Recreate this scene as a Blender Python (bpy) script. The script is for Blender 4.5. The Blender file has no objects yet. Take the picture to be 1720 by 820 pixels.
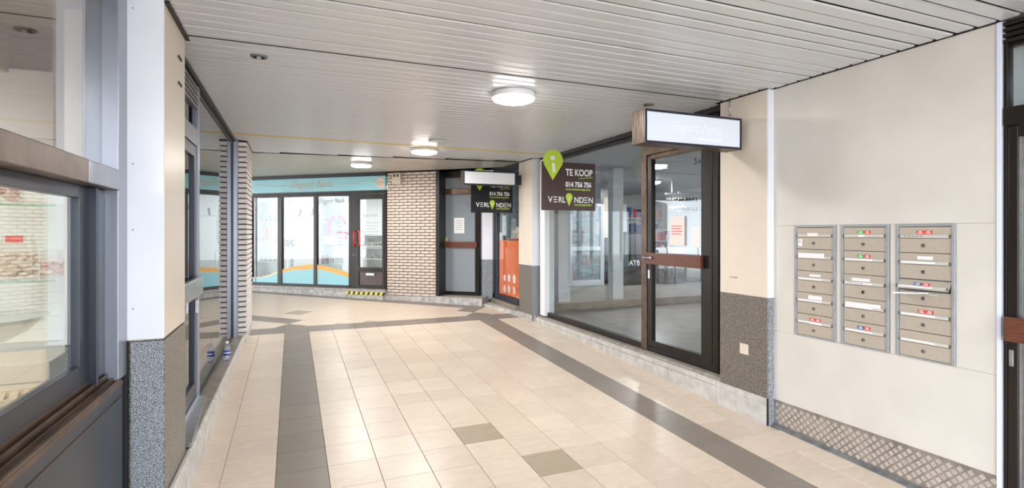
import bpy, math, random
from mathutils import Vector, Matrix
random.seed(7)
SC = bpy.context.scene
COL = SC.collection

# ------------------------------------------------------------------ camera, world, exposure
F_PX, H_PX, EYE = 890.0, 390.0, 1.61          # focal length and horizon in a 1720x820 frame, eye height
YAW = math.atan((491.0 - 860.0) / F_PX)
cam = bpy.data.objects.new('camera', bpy.data.cameras.new('camera'))
COL.objects.link(cam)
cam.location = (0, 0, EYE)
cam.rotation_euler = (math.pi / 2, 0, YAW)
cam.data.sensor_width = 36
cam.data.lens = 36 * F_PX / 1720
cam.data.shift_y = -(410 - H_PX) / 1720
cam.data.clip_start = 0.02
SC.camera = cam
W = bpy.data.worlds.new('sky'); SC.world = W; W.use_nodes = True
W.node_tree.nodes['Background'].inputs[0].default_value = (0.86, 0.92, 1.0, 1)
W.node_tree.nodes['Background'].inputs[1].default_value = 4.4
SC.view_settings.view_transform = 'Standard'
SC.view_settings.look = 'None'
SC.view_settings.gamma = 1
SC.view_settings.use_curve_mapping = False
SC.view_settings.exposure = 1.08
LAMP_W = 17.0

CEIL = 2.72
S = 0.03737                                    # the tiled floor climbs gently away from the camera
def fz(y): return S * y

# ------------------------------------------------------------------ helpers
def ray(px, py):
    q = (px - 860.0) / F_PX
    return (q * math.cos(YAW) - math.sin(YAW), q * math.sin(YAW) + math.cos(YAW), (H_PX - py) / F_PX)
class Fr:
    """A wall plane standing in the place: origin, heading; hit() gives (along, height)."""
    def __init__(s, ox, oy, ang): s.ox, s.oy, s.ang = ox, oy, ang
    def hit(s, px, py, v=0.0):
        a, b, r = ray(px, py); e = (math.cos(s.ang), math.sin(s.ang)); n = (-e[1], e[0])
        Z = (s.ox * n[0] + s.oy * n[1] + v) / (a * n[0] + b * n[1])
        return ((a * Z - s.ox) * e[0] + (b * Z - s.oy) * e[1], EYE + r * Z)
    def u(s, px, v=0.0): return s.hit(px, 400, v)[0]
    def w(s, u, v=0.0, z=0.0):
        return (s.ox + u * math.cos(s.ang) - v * math.sin(s.ang), s.oy + u * math.sin(s.ang) + v * math.cos(s.ang), z)
def onz(px, py, z):
    a, b, r = ray(px, py); Z = (z - EYE) / r
    return (a * Z, b * Z)
def ony(px, py, y):
    a, b, r = ray(px, py); Z = y / b
    return (a * Z, EYE + r * Z)

def nodes_of(name):
    m = bpy.data.materials.new(name); m.use_nodes = True
    return m, m.node_tree.nodes, m.node_tree.links, m.node_tree.nodes['Principled BSDF']
def mat(name, col, rough=0.5, metal=0.0, var=0.0, scale=30.0, bump=0.0, spec=0.5, emit=0.0, stretch=None, coat=0.0):
    m, N, L, P = nodes_of(name)
    P.inputs['Base Color'].default_value = (*col, 1)
    P.inputs['Roughness'].default_value = rough
    P.inputs['Metallic'].default_value = metal
    P.inputs['Specular IOR Level'].default_value = spec
    P.inputs['Coat Weight'].default_value = coat
    if emit:
        P.inputs['Emission Color'].default_value = (*col, 1); P.inputs['Emission Strength'].default_value = emit
    tc = N.new('ShaderNodeTexCoord'); mp = N.new('ShaderNodeMapping'); L.new(tc.outputs['Object'], mp.inputs[0])
    if stretch: mp.inputs['Scale'].default_value = stretch
    nz = N.new('ShaderNodeTexNoise'); nz.inputs['Scale'].default_value = scale; nz.inputs['Detail'].default_value = 5
    L.new(mp.outputs[0], nz.inputs['Vector'])
    if var:
        r = N.new('ShaderNodeValToRGB')
        r.color_ramp.elements[0].position = 0.35; r.color_ramp.elements[1].position = 0.65
        r.color_ramp.elements[0].color = (*[c * (1 - var) for c in col], 1)
        r.color_ramp.elements[1].color = (*[min(1, c * (1 + var * 0.6)) for c in col], 1)
        L.new(nz.outputs['Fac'], r.inputs[0]); L.new(r.outputs[0], P.inputs['Base Color'])
    if bump:
        b = N.new('ShaderNodeBump'); b.inputs['Strength'].default_value = bump; b.inputs['Distance'].default_value = 0.002
        L.new(nz.outputs['Fac'], b.inputs['Height']); L.new(b.outputs[0], P.inputs['Normal'])
    return m
def tile_mat(name, col, rough):
    m, N, L, P = nodes_of(name)
    P.inputs['Roughness'].default_value = rough
    tc = N.new('ShaderNodeTexCoord'); oi = N.new('ShaderNodeObjectInfo'); geo = N.new('ShaderNodeNewGeometry')
    ad = N.new('ShaderNodeVectorMath'); ad.operation = 'ADD'
    L.new(geo.outputs['Position'], ad.inputs[0]); L.new(oi.outputs['Random'], ad.inputs[1])
    mp = N.new('ShaderNodeMapping'); mp.inputs['Scale'].default_value = (1, 2.5, 1); L.new(ad.outputs[0], mp.inputs[0])
    n1 = N.new('ShaderNodeTexNoise'); n1.inputs['Scale'].default_value = 9; n1.inputs['Detail'].default_value = 8; n1.inputs['Roughness'].default_value = 0.7
    L.new(mp.outputs[0], n1.inputs['Vector'])
    r = N.new('ShaderNodeValToRGB'); r.color_ramp.elements[0].position = 0.3; r.color_ramp.elements[1].position = 0.7
    r.color_ramp.elements[0].color = (*[c * 0.9 for c in col], 1); r.color_ramp.elements[1].color = (*[min(1, c * 1.06) for c in col], 1)
    L.new(n1.outputs['Fac'], r.inputs[0])
    hsv = N.new('ShaderNodeHueSaturation'); mr = N.new('ShaderNodeMapRange')
    mr.inputs['To Min'].default_value = 0.95; mr.inputs['To Max'].default_value = 1.05
    L.new(oi.outputs['Random'], mr.inputs['Value']); L.new(mr.outputs[0], hsv.inputs['Value']); L.new(r.outputs[0], hsv.inputs['Color'])
    L.new(hsv.outputs[0], P.inputs['Base Color'])
    b = N.new('ShaderNodeBump'); b.inputs['Strength'].default_value = 0.12; b.inputs['Distance'].default_value = 0.002
    L.new(n1.outputs['Fac'], b.inputs['Height']); L.new(b.outputs[0], P.inputs['Normal'])
    return m
def speckle(name, dark, mid, light, scale=260, rough=0.35):
    m, N, L, P = nodes_of(name)
    P.inputs['Roughness'].default_value = rough
    tc = N.new('ShaderNodeTexCoord')
    v = N.new('ShaderNodeTexNoise'); v.inputs['Scale'].default_value = scale; v.inputs['Detail'].default_value = 2
    L.new(tc.outputs['Object'], v.inputs['Vector'])
    r = N.new('ShaderNodeValToRGB'); e = r.color_ramp.elements
    e[0].position = 0.38; e[0].color = (*dark, 1); e[1].position = 0.62; e[1].color = (*light, 1)
    k = e.new(0.5); k.color = (*mid, 1)
    L.new(v.outputs['Fac'], r.inputs[0]); L.new(r.outputs[0], P.inputs['Base Color'])
    return m
def glass_mat(name, tint=(0.93, 0.97, 0.96), ior=1.5, rough=0.0, milk=0.0, milkcol=(0.8, 0.85, 0.9)):
    m = bpy.data.materials.new(name); m.use_nodes = True
    N, L = m.node_tree.nodes, m.node_tree.links
    N.remove(N['Principled BSDF']); out = N['Material Output']
    fr = N.new('ShaderNodeFresnel'); geo = N.new('ShaderNodeNewGeometry'); mr = N.new('ShaderNodeMapRange')
    mr.inputs['To Min'].default_value = ior; mr.inputs['To Max'].default_value = 1 / ior   # same reflectance on both faces of the pane
    L.new(geo.outputs['Backfacing'], mr.inputs['Value']); L.new(mr.outputs[0], fr.inputs['IOR'])
    tr = N.new('ShaderNodeBsdfTransparent'); tr.inputs[0].default_value = (*tint, 1)
    gl = N.new('ShaderNodeBsdfGlossy'); gl.inputs['Roughness'].default_value = rough; gl.inputs[0].default_value = (1, 1, 1, 1)
    mx = N.new('ShaderNodeMixShader'); L.new(fr.outputs[0], mx.inputs[0]); 
    src = tr.outputs[0]
    if milk:
        df = N.new('ShaderNodeBsdfDiffuse'); df.inputs[0].default_value = (*milkcol, 1)
        m2 = N.new('ShaderNodeMixShader'); m2.inputs[0].default_value = milk
        L.new(tr.outputs[0], m2.inputs[1]); L.new(df.outputs[0], m2.inputs[2]); src = m2.outputs[0]
    L.new(src, mx.inputs[1]); L.new(gl.outputs[0], mx.inputs[2]); L.new(mx.outputs[0], out.inputs[0])
    return m
def emis(name, col, s):
    m = bpy.data.materials.new(name); m.use_nodes = True
    N, L = m.node_tree.nodes, m.node_tree.links
    N.remove(N['Principled BSDF']); e = N.new('ShaderNodeEmission'); e.inputs[0].default_value = (*col, 1); e.inputs[1].default_value = s
    L.new(e.outputs[0], N['Material Output'].inputs[0]); return m

M = dict(
    tile=tile_mat('cream_tile', (0.66, 0.545, 0.44), 0.34), tile2=tile_mat('cream_tile_pale', (0.68, 0.565, 0.46), 0.32),
    dark=tile_mat('taupe_tile', (0.235, 0.197, 0.168), 0.36), brown=tile_mat('sand_tile', (0.40, 0.325, 0.235), 0.38),
    grout=mat('grout', (0.30, 0.25, 0.20), 0.9), plank=mat('painted_aluminium_plank', (0.68, 0.705, 0.74), 0.32, 0.2, 0.04, 3, 0.0),
    plankc=mat('cream_aluminium_plank', (0.60, 0.575, 0.51), 0.35, 0.2, 0.05, 3), void=mat('ceiling_void', (0.012, 0.012, 0.014), 0.8),
    cream=mat('cream_enamel', (0.74, 0.655, 0.55), 0.33, 0, 0.05, 2), creamr=mat('ivory_panel', (0.70, 0.665, 0.61), 0.38, 0, 0.05, 3),
    white=mat('white_enamel', (0.78, 0.80, 0.86), 0.3, 0, 0.03, 3), edge=mat('white_edge_strip', (0.72, 0.78, 0.92), 0.35),
    granite=speckle('granite_daylit', (0.03, 0.035, 0.04), (0.20, 0.215, 0.235), (0.50, 0.53, 0.56), 230),  # pillar granite, cool daylight put into the colour of the front faces
    granite_shade=speckle('granite_shaded', (0.035, 0.03, 0.025), (0.155, 0.135, 0.115), (0.36, 0.32, 0.27), 230),  # same pillar granite, painted darker and warmer for the side faces out of daylight
    bronze=mat('bronze_anodised_frame', (0.030, 0.024, 0.021), 0.32, 0.55, 0.25, 6, stretch=(1, 1, 0.1)),
    bronzel=mat('polished_bronze_rail', (0.135, 0.088, 0.06), 0.38, 0.5, 0.3, 8),
    slate=mat('blue_black_frame', (0.022, 0.026, 0.040), 0.3, 0.15), grey=mat('satin_grey_frame', (0.30, 0.32, 0.37), 0.3, 0.5),
    black=mat('black_trim', (0.008, 0.008, 0.01), 0.5), blackp=mat('black_plastic', (0.012, 0.012, 0.014), 0.35),
    alu=mat('brushed_aluminium', (0.52, 0.53, 0.55), 0.28, 0.85, 0.1, 30), alud=mat('weathered_aluminium', (0.27, 0.28, 0.29), 0.45, 0.6, 0.25, 14),
    plate=mat('diamond_plate_steel', (0.46, 0.43, 0.40), 0.33, 0.75, 0.25, 12), platet=mat('diamond_plate_boss', (0.80, 0.75, 0.70), 0.3, 0.6, 0.1, 30),
    wood=mat('red_brown_hardwood', (0.145, 0.048, 0.026), 0.4, 0, 0.35, 14, 0.1, stretch=(1, 1, 14)),
    kerb=mat('pale_kerb_stone', (0.60, 0.58, 0.545), 0.6, 0, 0.16, 14, 0.25), sill=mat('brown_stone_sill', (0.26, 0.215, 0.165), 0.3, 0, 0.3, 8),
    sillg=mat('grey_sill_stone', (0.36, 0.33, 0.29), 0.4, 0, 0.3, 18), rough=mat('patched_concrete', (0.47, 0.45, 0.42), 0.8, 0, 0.3, 14, 0.6),
    brickl=mat('whitish_lit_brick', (0.80, 0.755, 0.735), 0.75, 0, 0.12, 30, 0.4), brickp=mat('pale_pink_brick', (0.60, 0.505, 0.435), 0.75, 0, 0.14, 30, 0.4),  # left pier brick colour raised to carry the whitish light on it
    mortar=mat('grey_mortar', (0.135, 0.115, 0.105), 0.9, 0, 0.2, 40), mortar2=mat('brown_mortar', (0.21, 0.15, 0.11), 0.9, 0, 0.2, 40),
    teal=mat('teal_vinyl', (0.29, 0.60, 0.64), 0.4), orange=mat('orange_vinyl', (0.88, 0.42, 0.07), 0.45), sand=mat('gold_vinyl', (0.80, 0.66, 0.36), 0.45),
    gold=mat('gold_lettering', (0.42, 0.40, 0.26), 0.4), tealfas=mat('teal_fascia', (0.27, 0.56, 0.60), 0.25, 0, 0.04, 2),
    poster=mat('orange_poster', (0.95, 0.17, 0.02), 0.5, 0, 0.10, 6), whitep=mat('white_paper', (0.85, 0.85, 0.86), 0.6), paperp=mat('cream_paper', (0.85, 0.78, 0.74), 0.6),
    ink=mat('grey_ink', (0.25, 0.22, 0.22), 0.6), lime=mat('lime_vinyl', (0.50, 0.68, 0.06), 0.4), signb=mat('dark_brown_signboard', (0.075, 0.046, 0.043), 0.3),
    signk=mat('black_signboard', (0.012, 0.012, 0.015), 0.3), letter=mat('white_lettering', (0.88, 0.88, 0.88), 0.5),
    red=mat('red_sticker', (0.72, 0.05, 0.035), 0.45), green=mat('green_sticker', (0.08, 0.42, 0.06), 0.45), blue=mat('blue_sticker', (0.05, 0.11, 0.38), 0.45),
    box=mat('beige_mailbox_enamel', (0.52, 0.455, 0.375), 0.4, 0.15, 0.05, 60), boxd=mat('mailbox_strip', (0.60, 0.58, 0.54), 0.35),
    boxf=mat('mailbox_grey_frame', (0.42, 0.44, 0.46), 0.4, 0.35, 0.1, 30), steel=mat('lock_steel', (0.30, 0.29, 0.27), 0.3, 0.8),
    lampw=mat('white_lamp_body', (0.85, 0.85, 0.86), 0.35), lampe=emis('lamp_diffuser_glow', (1.0, 0.97, 0.93), 16.0),
    lightbox=mat('lightbox_face', (0.71, 0.76, 0.84), 0.35, emit=0.07), lightbox2=mat('lightbox_face_dull', (0.70, 0.72, 0.74), 0.35, emit=0.06),
    ghost=mat('faded_lettering', (0.78, 0.83, 0.86), 0.4, emit=0.08), boxside=mat('weathered_bronze_sheet', (0.12, 0.085, 0.06), 0.4, 0.5, 0.5, 12, stretch=(6, 6, 0.6)),
    glass=glass_mat('clear_glass'), glassm=glass_mat('reflective_glass', (0.35, 0.36, 0.36), 2.3), glassg=glass_mat('grey_film_glass', (0.62, 0.68, 0.73), 1.7, 0.0, 0.45, (0.50, 0.56, 0.62)),
    glassw=glass_mat('shop_glass', (0.88, 0.92, 0.94), 1.38), glassr=glass_mat('upper_window_glass', (0.84, 0.84, 0.84), 2.1), glassf=glass_mat('fogged_glass', (0.9, 0.95, 0.95), 1.45, 0.0, 0.25, (0.75, 0.85, 0.9)),
    shelfg=glass_mat('clear_shelf_glass', (0.93, 0.97, 0.96), 1.5),
    shelf=glass_mat('green_glass_shelf', (0.62, 0.86, 0.78), 1.5, 0.0, 0.3, (0.35, 0.62, 0.52)), crystal=glass_mat('crystal', (0.96, 0.96, 0.945), 1.38),
    wall=mat('white_plaster', (0.80, 0.80, 0.80), 0.7), slat=mat('white_slatwall', (0.82, 0.82, 0.80), 0.45), taupe=mat('taupe_plaster', (0.30, 0.255, 0.215), 0.6),
    taupel=mat('light_taupe_plaster', (0.44, 0.385, 0.33), 0.6), block=mat('beige_display_block', (0.66, 0.58, 0.49), 0.5), pine=mat('pale_pine', (0.74, 0.58, 0.38), 0.5, 0, 0.15, 10),
    candy=mat('pink_candy', (0.75, 0.30, 0.27), 0.4, 0, 0.5, 60), candy2=mat('cream_candy', (0.80, 0.63, 0.50), 0.4, 0, 0.3, 60), bag=glass_mat('cellophane', (0.96, 0.93, 0.9), 1.4, 0.05, 0.08),
    greyt=mat('grey_floor_tile', (0.25, 0.225, 0.20), 0.3, 0, 0.2, 5), greyd=mat('dark_grey_floor_tile', (0.10, 0.10, 0.105), 0.35), steptile=mat('brown_step_tile', (0.27, 0.21, 0.16), 0.4, 0, 0.2, 6),
    shopceil=mat('pale_shop_ceiling', (0.42, 0.45, 0.49), 0.6), magenta=mat('magenta_petal', (0.72, 0.06, 0.46), 0.5), leaf=mat('dark_leaf', (0.03, 0.06, 0.05), 0.5),
    pet=glass_mat('bottle_plastic', (0.93, 0.96, 1.0), 1.45, 0.0, 0.15, (0.85, 0.9, 1.0)), label=mat('blue_label', (0.04, 0.08, 0.38), 0.4), cap=mat('white_cap', (0.9, 0.9, 0.92), 0.4),
    redh=mat('red_lacquer', (0.62, 0.03, 0.03), 0.25), yellow=mat('yellow_tape', (0.80, 0.68, 0.03), 0.5), yelp=mat('ochre_ceiling_strip', (0.72, 0.56, 0.22), 0.4, 0.2),
    grate=mat('soffit_grey', (0.28, 0.27, 0.27), 0.6), ground=mat('street_paving', (0.35, 0.34, 0.32), 0.8, 0, 0.2, 4), navy=mat('navy_sticker', (0.02, 0.015, 0.12), 0.4),
    lit=emis('lit_shop_panel', (1.0, 0.99, 0.97), 3.0), screen=mat('grey_metal_cabinet', (0.35, 0.36, 0.38), 0.4, 0.2), skin=mat('parchment_print', (0.78, 0.55, 0.40), 0.6, 0, 0.5, 40),
    beigewall=mat('beige_wall', (0.55, 0.47, 0.36), 0.6), tealsheet=mat('pale_blue_sheet', (0.42, 0.56, 0.62), 0.5, 0, 0.2, 12),
)

class MB:
    def __init__(s): s.v = []; s.f = []; s.smooth = set()
    def box(s, x0, x1, y0, y1, z0, z1):
        i = len(s.v)
        s.v += [(x0, y0, z0), (x1, y0, z0), (x1, y1, z0), (x0, y1, z0), (x0, y0, z1), (x1, y0, z1), (x1, y1, z1), (x0, y1, z1)]
        s.f += [(i, i + 3, i + 2, i + 1), (i + 4, i + 5, i + 6, i + 7), (i, i + 1, i + 5, i + 4), (i + 1, i + 2, i + 6, i + 5), (i + 2, i + 3, i + 7, i + 6), (i + 3, i, i + 4, i + 7)]
        return s
    def prism(s, poly, lo, hi, axis='z'):
        n = len(poly); i = len(s.v)
        for t in (lo, hi):
            for a, b in poly:
                s.v.append((a, b, t) if axis == 'z' else (a, t, b) if axis == 'y' else (t, a, b))
        s.f.append(tuple(range(i + n - 1, i - 1, -1))); s.f.append(tuple(range(i + n, i + 2 * n)))
        for k in range(n): s.f.append((i + k, i + (k + 1) % n, i + n + (k + 1) % n, i + n + k))
        return s
    def lathe(s, prof, n=24, c=(0, 0), z0=0):
        i = len(s.v)
        for r, z in prof:
            for k in range(n):
                a = 2 * math.pi * k / n; s.v.append((c[0] + r * math.cos(a), c[1] + r * math.sin(a), z0 + z))
        for j in range(len(prof) - 1):
            for k in range(n):
                a = i + j * n + k; b = i + j * n + (k + 1) % n
                s.smooth.add(len(s.f)); s.f.append((a, b, b + n, a + n))
        s.f.append(tuple(range(i + n - 1, i - 1, -1))); j = i + (len(prof) - 1) * n; s.f.append(tuple(range(j, j + n)))
        return s
    def tube(s, pts, r, n=8):
        P = [Vector(p) for p in pts]; i = len(s.v)
        for k, p in enumerate(P):
            d = (P[min(k + 1, len(P) - 1)] - P[max(k - 1, 0)]).normalized()
            a = d.orthogonal().normalized() if k == 0 else (a0 - d * a0.dot(d)).normalized()
            a0 = a; b = d.cross(a)
            for q in range(n):
                t = 2 * math.pi * q / n; s.v.append(tuple(p + (a * math.cos(t) + b * math.sin(t)) * r))
        for k in range(len(P) - 1):
            for q in range(n):
                u = i + k * n + q; w = i + k * n + (q + 1) % n
                s.smooth.add(len(s.f)); s.f.append((u, w, w + n, u + n))
        s.f.append(tuple(range(i + n - 1, i - 1, -1))); j = i + (len(P) - 1) * n; s.f.append(tuple(range(j, j + n)))
        return s
    def blob(s, c, r, n=7, m=5, sq=(1, 1, 1)):
        i = len(s.v)
        s.v.append((c[0], c[1], c[2] - r * sq[2]))
        for j in range(1, m):
            t = math.pi * j / m - math.pi / 2
            for k in range(n):
                a = 2 * math.pi * k / n; s.v.append((c[0] + r * sq[0] * math.cos(t) * math.cos(a), c[1] + r * sq[1] * math.cos(t) * math.sin(a), c[2] + r * sq[2] * math.sin(t)))
        s.v.append((c[0], c[1], c[2] + r * sq[2])); T = len(s.v) - 1
        for k in range(n):
            s.smooth.add(len(s.f)); s.f.append((i, i + 1 + (k + 1) % n, i + 1 + k))
            q = i + 1 + (m - 2) * n; s.smooth.add(len(s.f)); s.f.append((q + k, q + (k + 1) % n, T))
            for j in range(m - 2):
                a = i + 1 + j * n + k; b = i + 1 + j * n + (k + 1) % n
                s.smooth.add(len(s.f)); s.f.append((a, b, b + n, a + n))
        return s
    def frame(s, u0, u1, z0, z1, wl, wr, wb, wt, v0, v1):
        s.box(u0, u0 + wl, v0, v1, z0, z1); s.box(u1 - wr, u1, v0, v1, z0, z1)
        if wb: s.box(u0 + wl, u1 - wr, v0, v1, z0, z0 + wb)
        if wt: s.box(u0 + wl, u1 - wr, v0, v1, z1 - wt, z1)
        return s
    def mesh(s, name, m):
        me = bpy.data.meshes.new(name); me.from_pydata(s.v, [], s.f)
        if s.smooth:
            for k in s.smooth: me.polygons[k].use_smooth = True
        me.materials.append(M[m]); me.update(); return me
    def build(s, name, m, parent=None, loc=(0, 0, 0), rot=0.0, bev=0.0, **kw):
        return put(name, s.mesh(name, m), parent, loc, rot, bev, **kw)
def put(name, me, parent=None, loc=(0, 0, 0), rot=0.0, bev=0.0, label=None, cat=None, group=None, kind=None):
    o = bpy.data.objects.new(name, me); COL.objects.link(o)
    o.location = loc; o.rotation_euler = (0, 0, rot) if not isinstance(rot, tuple) else rot
    if parent: o.parent = parent
    if bev:
        b = o.modifiers.new('bevel', 'BEVEL'); b.width = bev; b.segments = 2; b.limit_method = 'ANGLE'
    for k, v in (('label', label), ('category', cat), ('group', group), ('kind', kind)):
        if v: o[k] = v
    return o
def thing(name, label, cat, loc=(0, 0, 0), rot=0.0, group=None, kind=None):
    return put(name, None, None, loc, rot, 0, label, cat, group, kind)
def struct(name, loc=(0, 0, 0), rot=0.0): return put(name, None, None, loc, rot, 0, kind='structure')
def flen(f, name, label=None, cat=None, kind=None, group=None): return put(name, None, None, (f.ox, f.oy, 0), f.ang, 0, label, cat, group, kind)
def text(body, size, m, parent, loc, rot=(math.pi / 2, 0, 0), align='LEFT', shear=0.0, bold=0.0, sx=1.0, name='lettering', label=None, depth=0.001, spacing=1.0):
    cu = bpy.data.curves.new(name, 'FONT'); cu.body = body; cu.size = size; cu.align_x = align; cu.shear = shear; cu.offset = bold
    cu.extrude = depth; cu.space_character = spacing; cu.resolution_u = 3
    t = bpy.data.objects.new(name, cu); COL.objects.link(t)
    bpy.context.view_layer.update()
    me = bpy.data.meshes.new_from_object(t.evaluated_get(bpy.context.evaluated_depsgraph_get()))
    bpy.data.objects.remove(t); bpy.data.curves.remove(cu)
    me.materials.clear(); me.materials.append(M[m]); me.name = name
    o = put(name, me, parent, loc, rot, label=label); o.scale = (sx, 1, 1)
    return o
R90 = math.pi / 2
def slabs(parent, name, m, *bx):
    for b in bx: MB().box(*b).build(name, m, parent)
def area(loc, power, size, col=(1, 0.97, 0.93), rot=(0, 0, 0), sy=None, name='lamp_light'):
    l = bpy.data.lights.new(name, 'AREA'); l.energy = power; l.color = col; l.size = size
    if sy: l.shape = 'RECTANGLE'; l.size_y = sy
    o = bpy.data.objects.new(name, l); COL.objects.link(o); o.location = loc; o.rotation_euler = rot
    return o

# ------------------------------------------------------------------ frames of the place
NW = Fr(-0.742, 0, R90)                # near left display window, facing the passage
LS = Fr(-0.66, 0, R90)                # left shop, reflective glass
FANG = math.radians(-40.07)
FS = Fr(-0.76, 11.94, FANG)           # far salon front
RS = Fr(3.50, 0, -R90)                # right shop front (along = -y)
MW = Fr(3.45, 0, -R90)                # mailbox wall
OS = Fr(3.33, 0, -R90)                # orange window front

# ------------------------------------------------------------------ FLOOR
floor = struct('floor')
floor.rotation_euler = (math.atan(S), 0, 0)
MB().box(-6, 3.9, -3.5, 16, -0.16, -0.006).build('grout_bed', 'grout', floor)
g0x, g0y = -0.094, 0.234
TW = 0.3; gap = 0.0028
tm = {}
def tile_at(x0, x1, y0, y1, m):
    key = (round(x1 - x0, 3), round(y1 - y0, 3), m)
    if key not in tm:
        w, d = (x1 - x0) / 2 - gap / 2, (y1 - y0) / 2 - gap / 2
        b = MB(); e = 0.0015; i = 0
        b.v = [(-w, -d, -0.008), (w, -d, -0.008), (w, d, -0.008), (-w, d, -0.008), (-w, -d, -e), (w, -d, -e), (w, d, -e), (-w, d, -e),
               (-w + e, -d + e, 0), (w - e, -d + e, 0), (w - e, d - e, 0), (-w + e, d - e, 0)]
        b.f = [(0, 1, 5, 4), (1, 2, 6, 5), (2, 3, 7, 6), (3, 0, 4, 7), (4, 5, 9, 8), (5, 6, 10, 9), (6, 7, 11, 10), (7, 4, 8, 11), (8, 9, 10, 11)]
        tm[key] = b.mesh('tile', m)
    return put('tile', tm[key], floor, ((x0 + x1) / 2, (y0 + y1) / 2, 0))
xs = [-0.56, -0.394] + [g0x + TW * k for k in range(0, 12)] + [3.40]
rest = MB(); restd = MB()
cnt = 0
YB = 7.57
for j in range(-12, 25):
    y0 = g0y + TW * j; y1 = min(y0 + TW, YB)
    if y1 - y0 < 0.02: continue
    for i in range(len(xs) - 1):
        x0, x1 = xs[i], xs[i + 1]
        if i == len(xs) - 2 and y1 <= 3.02: x1 = 3.448
        if i == 0 and y1 < 2.98: x0 = -0.685
        c = (x0 + x1) / 2
        m = 'dark' if (g0x < c < g0x + TW or 2.606 < c < 2.906) else ('tile' if random.random() < .5 else 'tile2')
        if abs(c - 1.256) < .1 and abs(y0 - 3.534) < .05: m = 'brown'
        if abs(c - 1.556) < .1 and abs(y0 - 2.934) < .05: m = 'brown'
        # tiles inside the view are single parts; those beside and behind the camera are joined
        lim = 2.3 if c < 1.4 else 1.2
        if y1 > lim and cnt < 298:
            tile_at(x0, x1, y0, y1, m); cnt += 1
        else:
            (restd if m == 'dark' else rest).box(x0 + gap / 2, x1 - gap / 2, y0 + gap / 2, y1 - gap / 2, -0.008, 0)
# cross band where the passage meets the diagonal arcade
for i in range(len(xs) - 1):
    restd.box(xs[i] + gap / 2, xs[i + 1] - gap / 2, YB + gap / 2, YB + 0.37, -0.008, 0)
def clip(poly, a, b, c):               # keep a*x+b*y>=c
    out = []
    for k in range(len(poly)):
        p, q = poly[k], poly[(k + 1) % len(poly)]
        dp, dq = a * p[0] + b * p[1] - c, a * q[0] + b * q[1] - c
        if dp >= 0: out.append(p)
        if dp * dq < 0:
            t = dp / (dp - dq); out.append((p[0] + (q[0] - p[0]) * t, p[1] + (q[1] - p[1]) * t))
    return out
restb = MB()
ce, se = math.cos(FANG), math.sin(FANG)
for iu in range(-22, 13):
    for iv in range(-1, 22):
        u0 = 2.97 + TW * iu; v1 = -0.02 - TW * iv; v0 = v1 - TW
        poly = [(FS.ox + u * ce - v * se, FS.oy + u * se + v * ce) for u, v in ((u0 + gap / 2, v0 + gap / 2), (u0 + TW - gap / 2, v0 + gap / 2), (u0 + TW - gap / 2, v1 - gap / 2), (u0 + gap / 2, v1 - gap / 2))]
        poly = clip(poly, 0, 1, YB + 0.373); poly = clip(poly, -1, 0, -3.3) if poly else poly
        poly = clip(poly, 1, 0, -5.9) if poly else poly
        if not poly or len(poly) < 3: continue
        dk = False
        if iv == 0 and u0 < 4.9: dk = True
        if iv == 7 and u0 < 2.9: dk = True
        if iv == 8 and abs(u0 - 2.97) < .1: dk = True
        if iv == 8 and abs(u0 - 2.67) < .1: dk = False
        if (iv == 1 and abs(u0 - 4.77) < .1) or (iv == 2 and abs(u0 - 5.07) < .1) or (iv == 3 and abs(u0 - 5.37) < .1): dk = True
        br = (iv == 5 and abs(u0 - 2.37) < .1) or (iv == 6 and abs(u0 - 3.87) < .1) or (iv == 7 and abs(u0 - 3.57) < .1)
        (restd if dk else restb if br else rest).prism(poly, -0.008, 0)
rest.build('tile', 'tile', floor, kind='stuff'); restd.build('tile', 'dark', floor, kind='stuff', label='taupe band tiles of the floor'); restb.build('tile', 'brown', floor, kind='stuff', label='sand coloured accent tiles')
MB().box(-30, 30, -30, 30, -0.6, -0.35).build('ground', 'ground', kind='structure')

# ------------------------------------------------------------------ CEILING
ceiling = struct('ceiling')
MB().box(-6.5, 3.9, -2.2, 16, CEIL + 0.055, CEIL + 0.2).build('ceiling_slab', 'void', ceiling)
pitch = 0.0993; yj = 1.597
def plank_prof(w):                     # cross section of one lipped aluminium strip
    return [(0.006, 0.0), (w - 0.003, 0.0), (w + 0.001, 0.004), (w + 0.001, 0.007), (-0.003, 0.007), (-0.003, 0.006)]
pl = MB(); pl.prism(plank_prof(0.081), 0.0, 1.0, 'x')
plme = pl.mesh('plank', 'plank'); plye = pl.mesh('plank', 'yelp')
pl2 = MB(); pl2.prism(plank_prof(0.072), 0.0, 1.0, 'x'); plye = pl2.mesh('plank', 'yelp')
k = -36
def xr(y): return 3.445 if y < 3.02 else 3.385 if y < 3.51 else 3.46 if y < 7.25 else 3.325
def xl(y): return -0.70 if y < 2.98 else -0.56 if y < 3.5 else -0.655 if y < 7.2 else -0.52
while True:
    y = yj + pitch * k
    if y > 8.25: break
    if y > 1.0 - 2.9:
        L0, L1 = xl(y) + 0.012, xr(y) - 0.012
        # the slanted seam cuts the last strips
        if y + pitch > 7.69:
            xcut = -0.52 + (8.197 - y - pitch) / (8.197 - 7.705) * 3.796
            L1 = min(L1, xcut)
        if L1 - L0 > 0.1:
            o = put('plank', plme, ceiling, (L0, y + 0.008, CEIL + random.uniform(-0.0015, 0.0015))); o.scale = (L1 - L0, 1, 1)
            o.rotation_euler = (random.uniform(-0.012, 0.012), 0, 0)
            if abs(y - 6.66) < pitch / 2:
                o2 = put('plank', plye, ceiling, (L0, y + 0.012, CEIL - 0.006), label='narrow ochre ceiling strip'); o2.scale = (L1 - L0, 1, 1)
                o2.rotation_euler = (0, 0, 0.02)
    k += 1
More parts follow.
